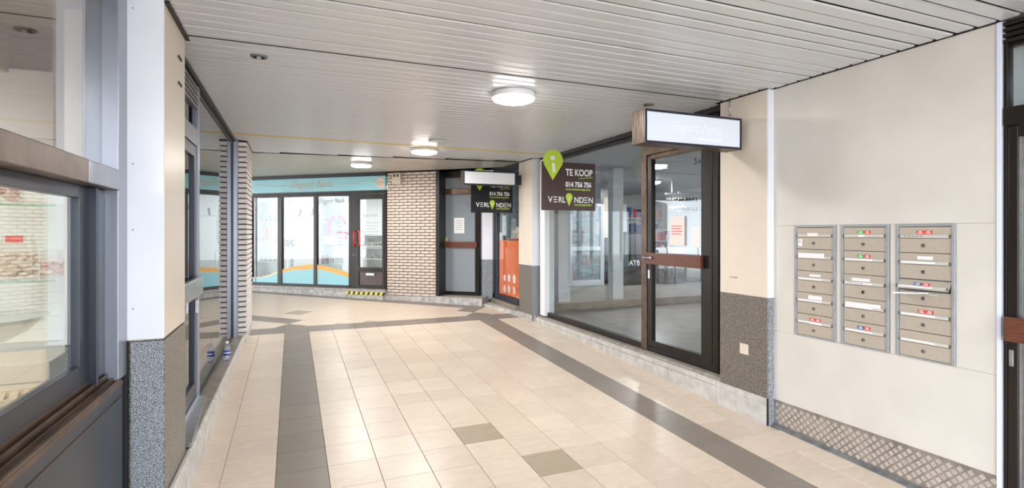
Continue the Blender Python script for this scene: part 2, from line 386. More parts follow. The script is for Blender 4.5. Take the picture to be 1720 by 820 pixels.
# second field, strips parallel to the far shopfront
a_ = FANG; sd = (3.796, -0.492); sn = (0.492, 3.796)
for q in range(0, 34):
    v = -0.06 - 0.1 * (q + 1)
    poly = [(FS.ox + u * ce - w * se, FS.oy + u * se + w * ce) for u, w in ((-3.5, v), (7, v), (7, v + 0.09), (-3.5, v + 0.09))]
    poly = clip(poly, sn[0], sn[1], sn[0] * -0.52 + sn[1] * 8.215)
    if poly: poly = clip(poly, -1, 0, -3.32)
    if len(poly) < 3: continue
    MB().prism(poly, CEIL, CEIL + 0.03).build('plank', 'plankc', ceiling)
MB().prism([(-0.56, 8.20), (3.30, 7.70), (3.30, 7.715), (-0.56, 8.215)], CEIL - 0.004, CEIL + 0.02).build('seam_strip', 'black', ceiling)
# small wall channel and dark shadow gap all round
tr = MB()
tr.box(-0.715, -0.693, 0.0, 2.98, CEIL - .02, CEIL + .03); tr.box(-0.57, -0.545, 2.98, 3.5, CEIL - .014, CEIL + .03)
tr.box(-0.66, -0.625, 3.5, 7.2, CEIL - 0.035, CEIL + .03); tr.box(-0.525, -0.51, 7.2, 8.08, CEIL - .012, CEIL + .03)
tr.box(-0.56, 3.44, 3.452, 3.462, CEIL - .003, CEIL + .02)
tr.build('trim_1', 'black', kind='structure')
tr = MB()
tr.box(3.44, 3.452, 1.6, 3.02, CEIL - .004, CEIL + .03); tr.box(3.38, 3.392, 3.02, 3.51, CEIL - .008, CEIL + .03)
tr.box(3.455, 3.54, 3.51, 7.25, CEIL - 0.045, CEIL + .03); tr.box(3.32, 3.34, 7.25, 7.76, CEIL - .012, CEIL + .03)
tr.box(3.32, 3.40, 7.76, 9.0, CEIL - .09, CEIL + .03)
tr.build('trim_2', 'black', kind='structure')

# ------------------------------------------------------------------ NEAR LEFT WINDOW
w1 = flen(NW, 'window_1', kind='structure')
U1 = 2.98
MB().box(2.84, U1, -0.03, 0.10, 0.95, CEIL).build('post', 'grey', w1, bev=0.003)
MB().box(0.5, 2.84, -0.035, 0.08, 1.795, 1.885).build('transom', 'bronzel', w1, bev=0.004)
MB().box(2.45, 2.842, -0.037, 0.07, 1.797, 1.883).build('transom_end', 'grey', w1, bev=0.004)
MB().box(0.5, 2.84, 0.03, 0.036, 1.885, CEIL - .02).build('pane', 'glassr', w1)
fr = MB(); fr.frame(0.5, 2.68, 0.975, 1.795, 0.1, 0.105, 0.105, 0.05, 0.03, 0.07)
fr.build('sliding_sash', 'slate', w1, bev=0.003)
MB().box(0.6, 2.575, 0.045, 0.051, 1.08, 1.745).build('pane', 'glass', w1)
MB().box(2.69, 2.84, 0.02, 0.08, 0.97, 1.795).box(2.675, 2.69, 0.0, 0.08, 0.97, 1.795).build('jamb', 'slate', w1, bev=0.004)
sl = MB()
for v, z in ((-0.035, .957), (-0.012, .966), (0.008, .985), (0.028, 1.0)):
    sl.box(0.5, 2.85, v, v + 0.006, 0.94, z)
sl.box(0.5, 2.85, -0.03, 0.07, 0.93, 0.948)
sl.build('sill_track', 'bronzel', w1)
MB().box(0.5, 2.90, -0.03, 0.06, 0.0, 0.93).build('lower_panel', 'slate', w1, bev=0.004)
MB().box(0.5, 2.88, -0.034, -0.03, 0.868, 0.872).box(0.5, 2.88, -0.036, -0.03, 0.925, 0.945).build('panel_bead', 'bronzel', w1)
MB().box(2.955, 2.975, -0.035, 0.1, 0.0, 1.10).build('gap_cover', 'black', w1)

# pillar beside it
p1 = struct('wall_left')
MB().box(-0.95, -0.571, 2.982, 3.5, 1.10, CEIL).build('enamel_cladding', 'cream', p1)
MB().box(-0.735, -0.567, 2.972, 2.984, 1.105, CEIL).build('enamel_panel', 'white', p1, bev=0.002)  # bluish daylight put into the white of the pillar front
MB().box(-0.573, -0.565, 2.976, 3.5, 1.105, CEIL).build('enamel_panel', 'cream', p1, bev=0.001)
MB().box(-0.95, -0.575, 2.99, 3.5, -0.1, 1.10).build('pillar_core', 'granite_shade', p1)
MB().box(-0.70, -0.566, 2.97, 2.99, -0.05, 1.095).build('granite_panel', 'granite', p1, bev=0.003)
MB().box(-0.575, -0.562, 2.972, 3.5, -0.05, 1.095).build('granite_panel', 'granite_shade', p1, bev=0.001)
for z in (2.405, 2.545):
    MB().box(-0.566, -0.558, 3.30, 3.38, z, z + 0.012).build('vent_slot', 'black', p1)
for x, z in ((-0.69, 2.66), (-0.69, 1.62), (-0.69, 1.25), (-0.69, 1.93)):
    MB().blob((x, 2.972, z), 0.004, 6, 4).build('screw', 'steel', p1)

# display room behind the near window
room = struct('wall_back')
MB().box(-2.8, -0.90, 3.40, 3.48, 0.6, 2.42).build('end_wall', 'wall', room)
for q in range(22):
    z = 1.06 + q * 0.062
    MB().box(-2.8, -1.092, 3.385, 3.401, z, z + 0.0612).build('slat', 'slat', room)
slabs(room, 'side_wall', 'wall', (-2.85, -2.8, 0.2, 3.5, 0.6, 2.7), (-2.85, -0.72, 0.1, 0.2, 0.6, 2.7))
MB().box(-2.85, -0.74, 0.2, 3.5, 0.80, 0.93).build('display_floor', 'block', room)
MB().box(-2.85, -0.78, 0.2, 3.5, 2.62, 2.68).build('display_ceiling', 'taupe', room)
MB().box(-2.85, -1.30, 2.2, 3.4, 2.40, 2.61).box(-2.85, -1.2, 0.2, 2.2, 2.5, 2.62).build('bulkhead', 'taupel', room)
MB().box(-1.09, -1.03, 3.28, 3.40, 1.86, 2.62).build('post', 'taupe', room)
bl = MB()
for q in range(7):
    x = -1.025 + q * 0.038
    bl.box(x, x + 0.034, 3.36 - 0.010 * (q % 3), 3.395, 0.95, 2.62)
bl.build('vertical_blind', 'white', room)
MB().box(-1.09, -1.03, 3.375, 3.395, 0.95, 1.86).build('mullion', 'white', room)
for z in (1.728, 1.385):
    s = thing('glass_shelf', '%s green edged glass shelf in the sweet shop window' % ('upper' if z > 1.5 else 'lower'), 'shelf', (0, 0, z))
    MB().box(-2.3, -0.995, 3.023, 3.325, 0, 0.009).build('sheet', 'shelfg', s); MB().box(-2.3, -0.995, 3.019, 3.022, 0, 0.009).build('polished_edge', 'shelf', s)
def candybag(x, y, z, w, h, m, label, tag=False):
    t = thing('candy_bag', label, 'sweets', (x, y, z), 0)
    b = MB(); b.prism([(-w / 2, 0), (w / 2, 0), (w / 2 * 1.02, h * .55), (w * .42, h), (-w * .42, h), (-w / 2 * 1.02, h * .55)], -0.035, 0.035, 'y')
    b.build('cellophane', 'bag', t, bev=0.008)
    c = MB(); c2 = MB()
    for q in range(46):
        cx, cz = random.uniform(-w * .42, w * .42), random.uniform(0.015, h * .58)
        (c if q % 2 else c2).blob((cx, random.uniform(-.024, .02), cz), 0.016, 6, 4, (1.3, .8, .7))
    c.build('sweets', m, t, kind='stuff'); c2.build('sweets', 'candy2', t, kind='stuff')
    if tag: MB().box(-0.03, 0.03, -0.046, -0.037, h * .84, h * 1.0).build('tag', 'red', t, label='small red card tag')
    return t
candybag(-1.178, 3.16, 1.394, 0.125, 0.20, 'candy2', 'clear bag of pale sweets with red tag on lower glass shelf', True)
candybag(-1.053, 3.16, 1.394, 0.075, 0.135, 'candy', 'small bag of pink sweets beside the red tagged bag', False)
candybag(-1.262, 3.16, 1.737, 0.19, 0.22, 'candy', 'bag of pink and red sweets on upper glass shelf', False)
# display block, bowl, acrylic box, pine trays
MB().prism([(-2.2, 3.38), (-1.04, 3.38), (-1.02, 3.03), (-2.2, 3.03)], 0.932, 1.02).build('display_block', 'block', None, label='beige display block at the back of the sweet window', cat='display block', bev=0.004)
bw = MB()
prof = [(0.03, 0.0), (0.035, 0.01), (0.05, 0.02), (0.13, 0.05), (0.21, 0.095), (0.265, 0.15), (0.27, 0.152), (0.262, 0.148), (0.205, 0.088), (0.12, 0.04), (0.03, 0.022)]
bw.lathe(prof, 40); bw.build('glass_bowl', 'crystal', None, (-1.21, 2.76, 1.115), label='wide clear glass bowl on a foot in the display window', cat='bowl')
MB().lathe([(0.09, 0), (0.085, 0.01), (0.03, 0.03), (0.025, 0.18)], 24).build('bowl_stand', 'crystal', None, (-1.21, 2.76, 0.932), label='clear glass foot holding up the wide bowl', cat='stand')
ab = thing('acrylic_box', 'clear open acrylic box behind the display glass', 'box', (-1.10, 2.35, 0.932))
MB().box(-.14, .11, -.12, .12, 0, .006).box(-.14, .11, -.12, -.114, 0, .15).box(-.14, .11, .114, .12, 0, .15).box(.104, .11, -.12, .12, 0, .15).box(-.14, -.134, -.12, .12, 0, .15).build('shell', 'crystal', ab)
MB().box(-.12, .09, -.1, .1, .008, .05).build('base_block', 'pine', ab, bev=.004)
def pallet(x, y, r, label):
    t = thing('pine_tray', label, 'tray', (x, y, 0.932), r)
    MB().frame(-.13, .13, -.09, .09, .012, .012, .012, .012, 0, .03).build('rim', 'pine', t)
    o = t.children[0]; o.rotation_euler = (R90, 0, 0); o.location = (0, 0, 0.0)
    for q in range(6):
        MB().box(-.115 + q * .04, -.09 + q * .04, -.08, .08, .012, .024).build('slat', 'pine', t)
    MB().box(-.13, .13, -.09, .09, 0, .008).build('base', 'block', t)
pallet(-0.97, 2.74, 0.3, 'pale pine slatted tray beside the acrylic box')
pallet(-1.08, 2.06, 0.2, 'pale pine slatted tray in front of the acrylic box')
dl = MB().box(-1.9, -1.25, 1.2, 2.0, 2.485, 2.498).build('ceiling_light', 'lit', None, label='flat white light panel under the display ceiling', cat='light')

area((-1.575, 1.6, 2.475), 11, .6, (1, .98, .94), sy=.75)  # area light added under the panel to brighten the display room
area((-1.9, 2.9, 2.385), 4, 0.3, (1, .98, .94))  # second added light without a fixture, brightens the back of the display

# ------------------------------------------------------------------ LEFT SHOP
w2 = flen(LS, 'window_2', kind='structure')
MB().box(4.60, 7.09, 0.0, 0.008, 0.385, CEIL - .035).build('pane', 'glassm', w2)
fr = MB(); fr.box(4.56, 7.12, -0.01, 0.03, 0.352, 0.385).box(4.60, 7.1, -0.008, 0.02, CEIL - .06, CEIL - .035)
fr.build('frame', 'bronze', w2)
MB().box(7.09, 7.20, -0.055, 0.06, 0.352, CEIL - .01).build('post', 'grey', w2, bev=0.004)
MB().box(7.085, 7.094, -0.015, 0.01, 0.352, CEIL - .03).build('post', 'slate', w2)
d1 = flen(LS, 'door_1', kind='structure')
fr = MB(); fr.frame(3.5, 4.56, 0.36, CEIL - .035, .06, .07, .05, .0, -0.02, 0.04); fr.box(3.56, 4.49, -0.015, 0.04, 2.24, 2.36)
fr.build('frame', 'grey', d1, bev=0.003)
fr = MB(); fr.frame(3.57, 4.485, 0.42, 2.235, .08, .08, .10, .08, -0.008, 0.035); fr.build('leaf', 'slate', d1, bev=.003)
MB().box(3.65, 4.405, 0.01, 0.018, 0.52, 2.155).build('pane', 'glassm', d1)
MB().box(3.56, 4.49, 0.0, 0.008, 2.36, 2.50).build('pane', 'glassm', d1)
lv = MB()
for q in range(5): lv.box(3.56, 4.49, -0.02, 0.03, 2.51 + q * .035, 2.53 + q * .035)
lv.build('louver', 'alud', d1)
MB().box(4.30, 4.42, -0.012, -0.008, 2.38, 2.50).build('sticker', 'navy', d1)
MB().box(3.70, 4.47, -0.055, -0.02, 1.16, 1.29).build('handle', 'alu', d1, bev=.006)
MB().box(4.42, 4.47, -0.03, -0.008, 1.02, 1.12).build('lock', 'alu', d1, bev=.004)
MB().prism([(3.56, -.12), (4.56, -.06), (4.56, 0), (3.56, 0)], 0.362, 0.385).build('threshold', 'alu', d1)
# ledge and kerb
MB().box(-0.70, -0.555, 3.51, 7.2, 0.05, 0.352).build('ledge', 'sill', kind='structure')
kb = struct('baseboard_left')
for q in range(5):
    y0 = 2.6 + q * 0.94; y1 = min(y0 + .935, 7.22)
    dz = 0.352
    MB().box(-0.561, -0.535, y0, y1, 0.0, dz).build('kerb_stone', 'kerb', kb, bev=.006)
# shop 2 interior
r2 = struct('wall_interior')
slabs(r2, 'plaster', 'taupe', (-2.6, -2.5, 3.5, 7.2, .2, 2.7), (-2.6, -0.70, 7.12, 7.2, .2, 2.7), (-2.6, -.96, 3.5, 3.56, .2, 2.7))
MB().box(-2.6, -.70, 3.5, 7.2, .2, .34).build('shop_floor', 'greyd', r2)
# water bottle on the ledge
def bottle(x, y, z):
    t = thing('water_bottle', 'small clear water bottle with blue label on the left stone ledge', 'bottle', (x, y, z))
    MB().lathe([(0.026, 0), (0.031, .006), (0.031, .05), (.028, .056), (.028, .10), (.031, .106), (.031, .125), (.022, .148), (.012, .162), (.012, .172)], 20).build('body', 'pet', t)
    MB().lathe([(.0315, 0), (.0315, .045)], 20).build('label', 'label', t, (0, 0, .056))
    MB().lathe([(.0322, 0), (.0322, .010)], 20).build('label_band', 'cap', t, (0, 0, .074))
    MB().lathe([(.015, 0), (.015, .018), (.013, .020)], 16).build('cap', 'cap', t, (0, 0, .168))
bottle(-0.590, 5.86, 0.352)

# ------------------------------------------------------------------ BRICK PIERS
pr = struct('trim_3')
MB().box(-1.3, -0.524, 7.215, 8.08, 0.2, CEIL - .01).box(-0.62, -0.53, 7.206, 7.3, 0.2, CEIL - .01).build('mortar_core', 'mortar', pr)
MB().box(-1.3, -0.512, 7.20, 8.095, 0.1, 0.385).build('pier_base', 'kerb', pr, bev=.005)
rows = 37; ph = (CEIL - .012 - .39) / rows
cache = {}
def brick(parent, w, d, h, loc, m, key):
    if key not in cache:
        b = MB(); e = .003
        b.box(-w / 2, w / 2, -d / 2, d / 2, -h / 2, h / 2); cache[key] = b.mesh('brick', m)
    o = put('brick', cache[key], parent, loc); return o
for r in range(rows):
    z = .39 + ph * (r + .5)
    off = .5 * (r % 2)
    brick(pr, .104 - .012 * (r % 2), .022, ph - .018, (-.562 - .006 * (r % 2), 7.203 + random.uniform(-.002, .002), z), 'brickl', ('a', r % 2))
    for q in range(6):
        y0 = 7.196 + (q - off) * .176; y1 = y0 + .166
        y0 = max(y0, 7.193); y1 = min(y1, 8.08)
        if y1 - y0 < .03: continue
        key = ('b', round(y1 - y0, 2))
        brick(pr, .02, y1 - y0, ph - .018, (-.521 + random.uniform(-.002, .002), (y0 + y1) / 2, z), 'brickl', key)
fp = flen(FS, 'trim_4', kind='structure')
PU0, PU1 = 3.105, 4.105
MB().box(PU0 + .004, PU1 - .004, .012, .5, .44, CEIL - .01).build('mortar_core', 'mortar2', fp)
rows = 41; ph = (CEIL - .015 - .445) / rows; BL = (PU1 - PU0) / 5.75
for r in range(rows):
    z = .445 + ph * (r + .5); u = PU0 - (BL / 2 if r % 2 else 0)
    while u < PU1 - .02:
        a, b = max(u, PU0), min(u + BL, PU1)
        if b - a > .03: brick(fp, b - a - .014, .024, ph - .017, ((a + b) / 2, .008 + random.uniform(-.002, .002), z), 'brickp', ('f', round(b - a, 2)))
        u += BL
MB().box(PU0 - .02, 5.0, -.05, .45, .30, .442).build('kerb_stone', 'rough', fp, bev=.008)

# ------------------------------------------------------------------ FAR SALON
w3 = flen(FS, 'window_3', kind='structure')
fr = MB()
for a, b in ((-2.0, -1.93), (-1.05, -.96), (-.06, .02), (.655, .755), (1.505, 1.575), (2.295, 2.36)): fr.box(a, b, -.02, .05, .57, 2.33)
fr.box(-2.0, 2.36, -.02, .05, .545, .60); fr.box(-2.0, 2.36, -.02, .05, 2.30, 2.36)
fr.build('frame', 'bronze', w3, bev=.003)
MB().box(.085, .105, -.012, .03, .6, 2.3).build('frame', 'alud', w3)
for a, b in ((-1.93, -1.05), (-.96, -.06), (.02, .655), (.755, 1.505), (1.575, 2.295)): MB().box(a, b, .01, .016, .60, 2.30).build('pane', 'glass', w3)
def wave(u):                            # top of the orange line, metres
    pts = [(-2, .72), (-1.2, .86), (-.6, .80), (0, .70), (.2, .70), (.45, .76), (.65, .84), (.8, .88), (1.1, .95), (1.5, .985), (1.8, .95), (2.1, .885), (2.35, .82)]
    for (a, p), (b, q) in zip(pts, pts[1:]):
        if a <= u <= b: t = (u - a) / (b - a); t = t * t * (3 - 2 * t) * .5 + t * .5; return p + (q - p) * t
    return .8
def th(u): return .012 + .075 * max(0, min(1, (u - .1) / 1.2))
for a, b in ((-1.93, -1.05), (-.96, -.06), (.02, .655), (.755, 1.505), (1.575, 2.295)):
    n = 12; us = [a + (b - a) * k / n for k in range(n + 1)]
    MB().prism([(a, .60)] + [(b, .60)] + [(u, wave(u) - th(u)) for u in reversed(us)], -.004, .009, 'y').build('teal_film', 'teal', w3)
    MB().prism([(u, wave(u) - th(u)) for u in us] + [(u, wave(u)) for u in reversed(us)], -.005, .009, 'y').build('wave_film', 'orange' if a > .7 else 'sand', w3)
# fascia
fa = flen(FS, 'salon_fascia', 'long teal fascia board with gold script above the salon', 'sign')
MB().box(-2.0, 3.09, -.03, .03, 2.39, 2.655).build('board', 'tealfas', fa, bev=.003)
text('Elegant Nails', .20, 'gold', fa, (.95, -.032, 2.475), shear=.45, sx=.95, label='gold script lettering', align='LEFT')
def ribbon(u0, u1, z, amp, ph_, w=.012):
    n = 26; us = [u0 + (u1 - u0) * k / n for k in range(n + 1)]
    zz = [z + amp * math.sin(ph_ + (u - u0) / (u1 - u0) * 5.2) for u in us]
    return MB().prism([(u, q) for u, q in zip(us, zz)] + [(u, q + w) for u, q in reversed(list(zip(us, zz)))], -.034, -.03, 'y')
ribbon(.03, .85, 2.53, .02, 0.3).build('swash', 'gold', fa); ribbon(2.25, 2.92, 2.54, .025, 4.2).build('swash', 'gold', fa)
fl = MB(); 
for cx, cz, rr in ((2.98, 2.57, .075), (3.02, 2.47, .07), (2.93, 2.50, .05)):
    for q in range(6):
        a = q * math.pi / 3
        fl.prism([(cx, cz), (cx + rr * math.cos(a - .4) * .8, cz + rr * math.sin(a - .4) * .8), (cx + rr * math.cos(a), cz + rr * math.sin(a)), (cx + rr * math.cos(a + .4) * .8, cz + rr * math.sin(a + .4) * .8)], -.036, -.03, 'y')
fl.build('flower_print', 'skin', fa, label='peach flower print')
MB().box(-2.0, 3.1, -.05, .1, 2.655, 2.74).build('trim_5', 'black', kind='structure', loc=(FS.ox, FS.oy, 0), rot=FS.ang)
MB().box(-2.0, 3.1, -.02, .04, 2.33, 2.39).build('trim_6', 'bronze', kind='structure', loc=(FS.ox, FS.oy, 0), rot=FS.ang)
d2 = flen(FS, 'door_2', kind='structure')
fr = MB(); fr.box(2.36, 2.43, -.02, .05, .545, 2.33); fr.box(3.075, 3.10, -.02, .05, .5, 2.33)
fr.build('frame', 'bronze', d2)
fr = MB(); fr.frame(2.435, 3.07, .555, 2.325, .085, .05, .06, .10, -.025, .03); fr.box(2.52, 3.02, -.025, .03, .87, .95)
fr.build('leaf', 'bronze', d2, bev=.003)
MB().box(2.52, 3.02, -.005, .02, .615, .87).build('kick_panel', 'signb', d2)
MB().box(2.52, 3.02, 0, .006, .95, 2.225).build('pane', 'glass', d2)
MB().box(2.68, 2.86, -.035, -.006, .80, .845).build('letter_slot', 'alu', d2, bev=.003)
hd = MB(); hd.tube([(2.455, -.03, 1.36), (2.455, -.09, 1.36), (2.455, -.09, 1.63), (2.455, -.03, 1.63)], .014); hd.tube([(2.48, -.03, 1.36), (2.56, -.10, 1.36), (2.58, -.10, 1.39), (2.58, -.10, 1.60), (2.56, -.10, 1.63), (2.48, -.03, 1.63)], .014)
hd.build('handle', 'redh', d2, label='red tubular pull handle')
MB().blob((2.41, -.03, 1.18), .012).blob((2.475, -.03, 1.18), .012).build('keyhole', 'alu', d2)
bw_ = flen(FS, 'wall_back_left', kind='structure')  # unseen arcade wall, added to keep sky out of the shop glass reflections
slabs(bw_, 'plaster', 'taupel', (-7.5, -2.02, 0.0, .12, .2, CEIL))
slabs(bw_, 'dark_shopfront', 'signb', (-6.9, -5.0, -.02, 0, .6, 2.4), (-4.6, -2.5, -.02, 0, .6, 2.4))
MB().box(-6.0, -1.35, 7.3, 8.0, .1, CEIL).build('wall_left_rear', 'taupel', kind='structure')  # unseen near wall of the side arcade, added against sky reflections too
ws = flen(FS, 'baseboard_back', kind='structure')
for q in range(5):
    MB().box(-2.2 + q * 1.06, -2.2 + (q + 1) * 1.06 - .004, -.13, .2, .30, .50).build('sill_stone', 'rough', ws, bev=.01)
MB().box(-2.2, 3.1, -.06, .1, .50, .545).build('sill_stone', 'sillg', ws)
tp = flen(FS, 'hazard_tape', 'yellow and black hazard tape along the salon door step', 'tape')
tb = MB(); ty = MB()
for q in range(16):
    u = 2.30 + q * .052; (tb if q % 2 else ty).prism([(u, .452), (u + .052, .452), (u + .075, .502), (u + .023, .502)], -.137, -.131, 'y')
ty.build('yellow_stripe', 'yellow', tp); tb.build('black_stripe', 'blackp', tp)

# salon interior
si = flen(FS, 'wall_salon', kind='structure')
slabs(si, 'plaster', 'wall', (-3.2, 3.4, 2.6, 2.7, .4, 2.7), (3.3, 3.4, .52, 2.6, .4, 2.7), (-3.2, -3.1, .1, 2.6, .4, 2.7))
MB().box(-3.2, 3.4, .1, 2.6, .40, .5).build('shop_floor', 'wall', si)
MB().box(-3.2, 3.4, .06, 2.7, 2.56, 2.64).build('shop_ceiling', 'wall', si)
def cabinet(u, v, w, d, h, label, shelves=4):
    t = thing('display_cabinet', label, 'cabinet', FS.w(u, v, .5), FS.ang)
    MB().box(0, .02, 0, d, 0, h).box(w - .02, w, 0, d, 0, h).box(0, w, d - .015, d, 0, h).box(0, w, 0, d, h - .02, h).box(0, w, 0, d, 0, .06).build('carcass', 'wall', t)
    for q in range(1, shelves):
        MB().box(.02, w - .02, 0.01, d - .02, h * q / shelves, h * q / shelves + .012).build('shelf', 'slat', t)
    it = MB(); i2 = MB()
    for q in range(0, shelves):
        for p in range(5):
            x = .05 + (w - .1) * (p + .5) / 5; z = h * q / shelves + (.062 if q == 0 else .013)
            hh = random.uniform(.06, .14)
            (it if random.random() < .6 else i2).lathe([(.022, 0), (.022, hh * .7), (.008, hh * .8), (.008, hh)], 8, (x, d * .4), z)
    it.build('jars', 'skin', t, kind='stuff'); i2.build('jars', 'screen', t, kind='stuff')
cabinet(.82, 1.0, .62, .3, 1.75, 'white display cabinet of jars behind middle salon pane')
cabinet(1.72, 1.3, .52, .3, 1.05, 'low white cabinet of jars behind the orchid')
cabinet(-.9, 1.0, .7, .3, 1.8, 'white display cabinet behind far left salon pane')
ct = thing('reception_counter', 'white reception counter behind the salon door', 'counter', FS.w(2.36, 1.35, .5), FS.ang)
MB().box(0, .85, 0, .4, 0, .95).build('body', 'wall', ct, bev=.01); MB().box(-.03, .88, -.03, .43, .95, .99).build('top', 'slat', ct, bev=.005)
MB().box(.05, .30, -.012, 0, .15, .62).build('front_panel', 'screen', ct)
pn = thing('printer', 'grey machine standing on the reception counter', 'machine', FS.w(2.62, 1.45, 1.49), FS.ang)
MB().box(0, .2, 0, .2, 0, .24).build('body', 'screen', pn, bev=.01); MB().box(.02, .18, -.01, 0, .12, .20).build('panel', 'greyd', pn)
gc = thing('plant_stand', 'tall narrow glass stand behind left salon pane', 'stand', FS.w(.22, .5, .5), FS.ang)
slabs(gc, 'shelf', 'slat', (0, .28, 0, .28, 0, .03), (0, .28, 0, .28, .72, .74), (0, .28, 0, .28, .32, .34))
slabs(gc, 'leg', 'alu', (0, .012, 0, .012, 0.03, .72), (.268, .28, 0, .012, 0.03, .72), (0, .012, .268, .28, 0.03, .72), (.268, .28, .268, .28, 0.03, .72))
pp = thing('potted_plant', 'small dark leafy plant on the glass stand', 'plant', FS.w(.36, .64, 1.24), FS.ang)
MB().lathe([(.04, 0), (.055, .06)], 14).build('pot', 'screen', pp)
lf = MB()
for q in range(40): lf.blob((random.uniform(-.09, .09), random.uniform(-.07, .07), random.uniform(.07, .2)), .022, 5, 4, (1.2, .5, .7))
lf.build('foliage', 'leaf', pp)
MB().box(-.02, .30, .50, .51, .9, 1.6).build('poster', 'whitep', None, FS.w(.15, .3, .5), FS.ang, label='white poster sheet hung behind left salon pane', cat='poster')
rp = MB(); rp2 = MB()
for q in range(3): rp.blob((.0 + .012 * (q % 2), 0, .08 * q), .045, 8, 5, (1, .3, .9))

rt = thing('red_window_print', 'red and pink print stuck inside the left salon pane', 'print', FS.w(.34, .028, 1.50), FS.ang)
rp.build('red_blot', 'red', rt); slabs(rt, 'pink_mark', 'magenta', *[(.10, .13, -.004, .004, .055 * q, .055 * q + .035) for q in range(4)])
# grey glazed pillar and white shelf with dark letters
MB().box(.12, .20, .9, .98, .5, 2.56).build('salon_post', 'screen', None, (FS.ox, FS.oy, 0), FS.ang, label='slim grey post inside salon behind left pane', cat='post')
sh = thing('window_shelf', 'white shelf across the middle salon pane', 'shelf', FS.w(.8, .25, 1.93), FS.ang)
MB().box(0, .66, 0, .12, -.012, 0).build('board', 'wall', sh)
ea = thing('folding_easel', 'black folding easel on the white salon shelf', 'easel', FS.w(.8, .27, 1.931), FS.ang)
MB().prism([(.40, 0), (.44, 0), (.52, .19), (.48, .19)], 0, .03, 'y').build('leg', 'blackp', ea); MB().prism([(.48, .19), (.52, .19), (.60, 0), (.56, 0)], 0, .03, 'y').build('leg', 'blackp', ea)
MB().prism([(.12, 0), (.15, 0), (.17, .14), (.14, .14)], 0, .03, 'y').build('nail_bottle', 'blackp', None, FS.w(.8, .27, 1.931), FS.ang, label='slim dark bottle left of the folding easel', cat='bottle')
text('Elegant Nails', .13, 'screen', w3, (1.60, -.003, 2.17), shear=.45, sx=.85, label='silver script lettering')
text('Elegant Nails', .075, 'screen', d2, (2.58, -.008, 1.90), shear=.45, sx=.85, label='silver script lettering')
tl = MB()
for q in range(6): tl.box(2.62 + .02 * (q % 2), 2.95 - .03 * (q % 3), -.004, -.001, 1.78 - q * .055, 1.79 - q * .055)
for q in range(3): tl.box(2.60, 3.0, -.004, -.001, 1.40 - q * .05, 1.415 - q * .05)
tl.build('opening_hours', 'screen', d2)
tl = MB()
for q in range(7): tl.box(1.97 + .03 * (q % 2), 2.26 - .06 * (q % 3), -.004, -.001, 1.78 - q * .07, 1.788 - q * .07)
tl.build('price_lines', 'screen', w3)
MB().box(2.02, 2.24, -.004, -.001, 1.60, 1.615).build('price_heading', 'redh', w3)
# orchid
oc = thing('orchid', 'magenta orchid in tall glass vase behind the third salon pane', 'plant', FS.w(1.80, .30, 1.44), FS.ang)
MB().lathe([(.035, 0), (.03, .02), (.03, .36), (.034, .38)], 14).build('vase', 'glassf', oc)
MB().box(-.22, .22, -.06, .1, -.02, 0).build('base', 'slat', oc)
for sgn in (-1, 1):
    pts = [(0, 0, .02), (sgn * .02, 0, .3), (sgn * .05, 0, .44), (sgn * .12, 0, .47), (sgn * .17, 0, .40), (sgn * .20, 0, .25 if sgn > 0 else .10)]
    MB().tube(pts, .005, 6).build('stem', 'leaf', oc)
def flower(c, r):
    ob = MB()
    for q in range(5):
        a = q * 2 * math.pi / 5 + random.random()
        ob.blob((c[0] + r * .6 * math.cos(a), c[1] + random.uniform(-.01, .01), c[2] + r * .6 * math.sin(a)), r * .55, 6, 4, (1, .35, 1))
    ob.build('flower', 'magenta', oc)
for c in ((-.08, 0, .46), (-.13, 0, .41), (-.16, 0, .34), (-.19, 0, .27), (-.2, 0, .19), (-.19, 0, .11), (-.17, -.01, .04), (.07, 0, .47), (.12, 0, .45), (.16, 0, .40), (.19, 0, .34), (.2, 0, .12), (.23, 0, .06), (.25, 0, .14), (-.14, .02, .22)):
    flower(c, .036)
for k_, (u, z) in enumerate(((1.80, 1.16), (1.80, .98))):
    t = thing('picture_frame', '%s framed picture standing behind the third salon pane' % ('upper' if k_ == 0 else 'lower'), 'picture', FS.w(u, .22, z), FS.ang)
    MB().frame(0, .22, 0, .15, .02, .02, .02, .02, 0, .015).build('frame', 'wall', t); MB().box(.02, .2, .004, .012, .02, .13).build('print', 'screen', t)
bb = thing('black_gift_box', 'black box with pink marks behind third salon pane', 'box', FS.w(1.60, .10, .985), FS.ang)
MB().box(0, .11, 0, .08, 0, .17).build('body', 'blackp', bb); MB().box(.02, .05, -.003, 0, .02, .15).build('mark', 'red', bb)
lsign = thing('open_sign', 'white card with red lettering under the orchid', 'sign', FS.w(1.62, .12, 1.40), FS.ang)
MB().box(0, .36, 0, .01, -.02, .14).build('card', 'whitep', lsign); text('nails', .10, 'redh', lsign, (.10, -.002, .02), shear=.3)
for k_, (u, v) in enumerate(((-1.2, 1.3), (1.3, 1.2), (2.6, 1.2))):
    MB().box(-.3, .3, -.3, .3, 0, .012).build('ceiling_light', 'lit', None, FS.w(u, v, 2.545), FS.ang, label='square light panel over the salon, %s' % ('far left end', 'middle', 'door end')[k_], cat='light')
for u_, v_ in ((-1.2, 1.3), (1.3, 1.2), (2.6, 1.2)): area(FS.w(u_, v_, 2.535), 9, .58, (1, 1, 1), (0, 0, FS.ang))

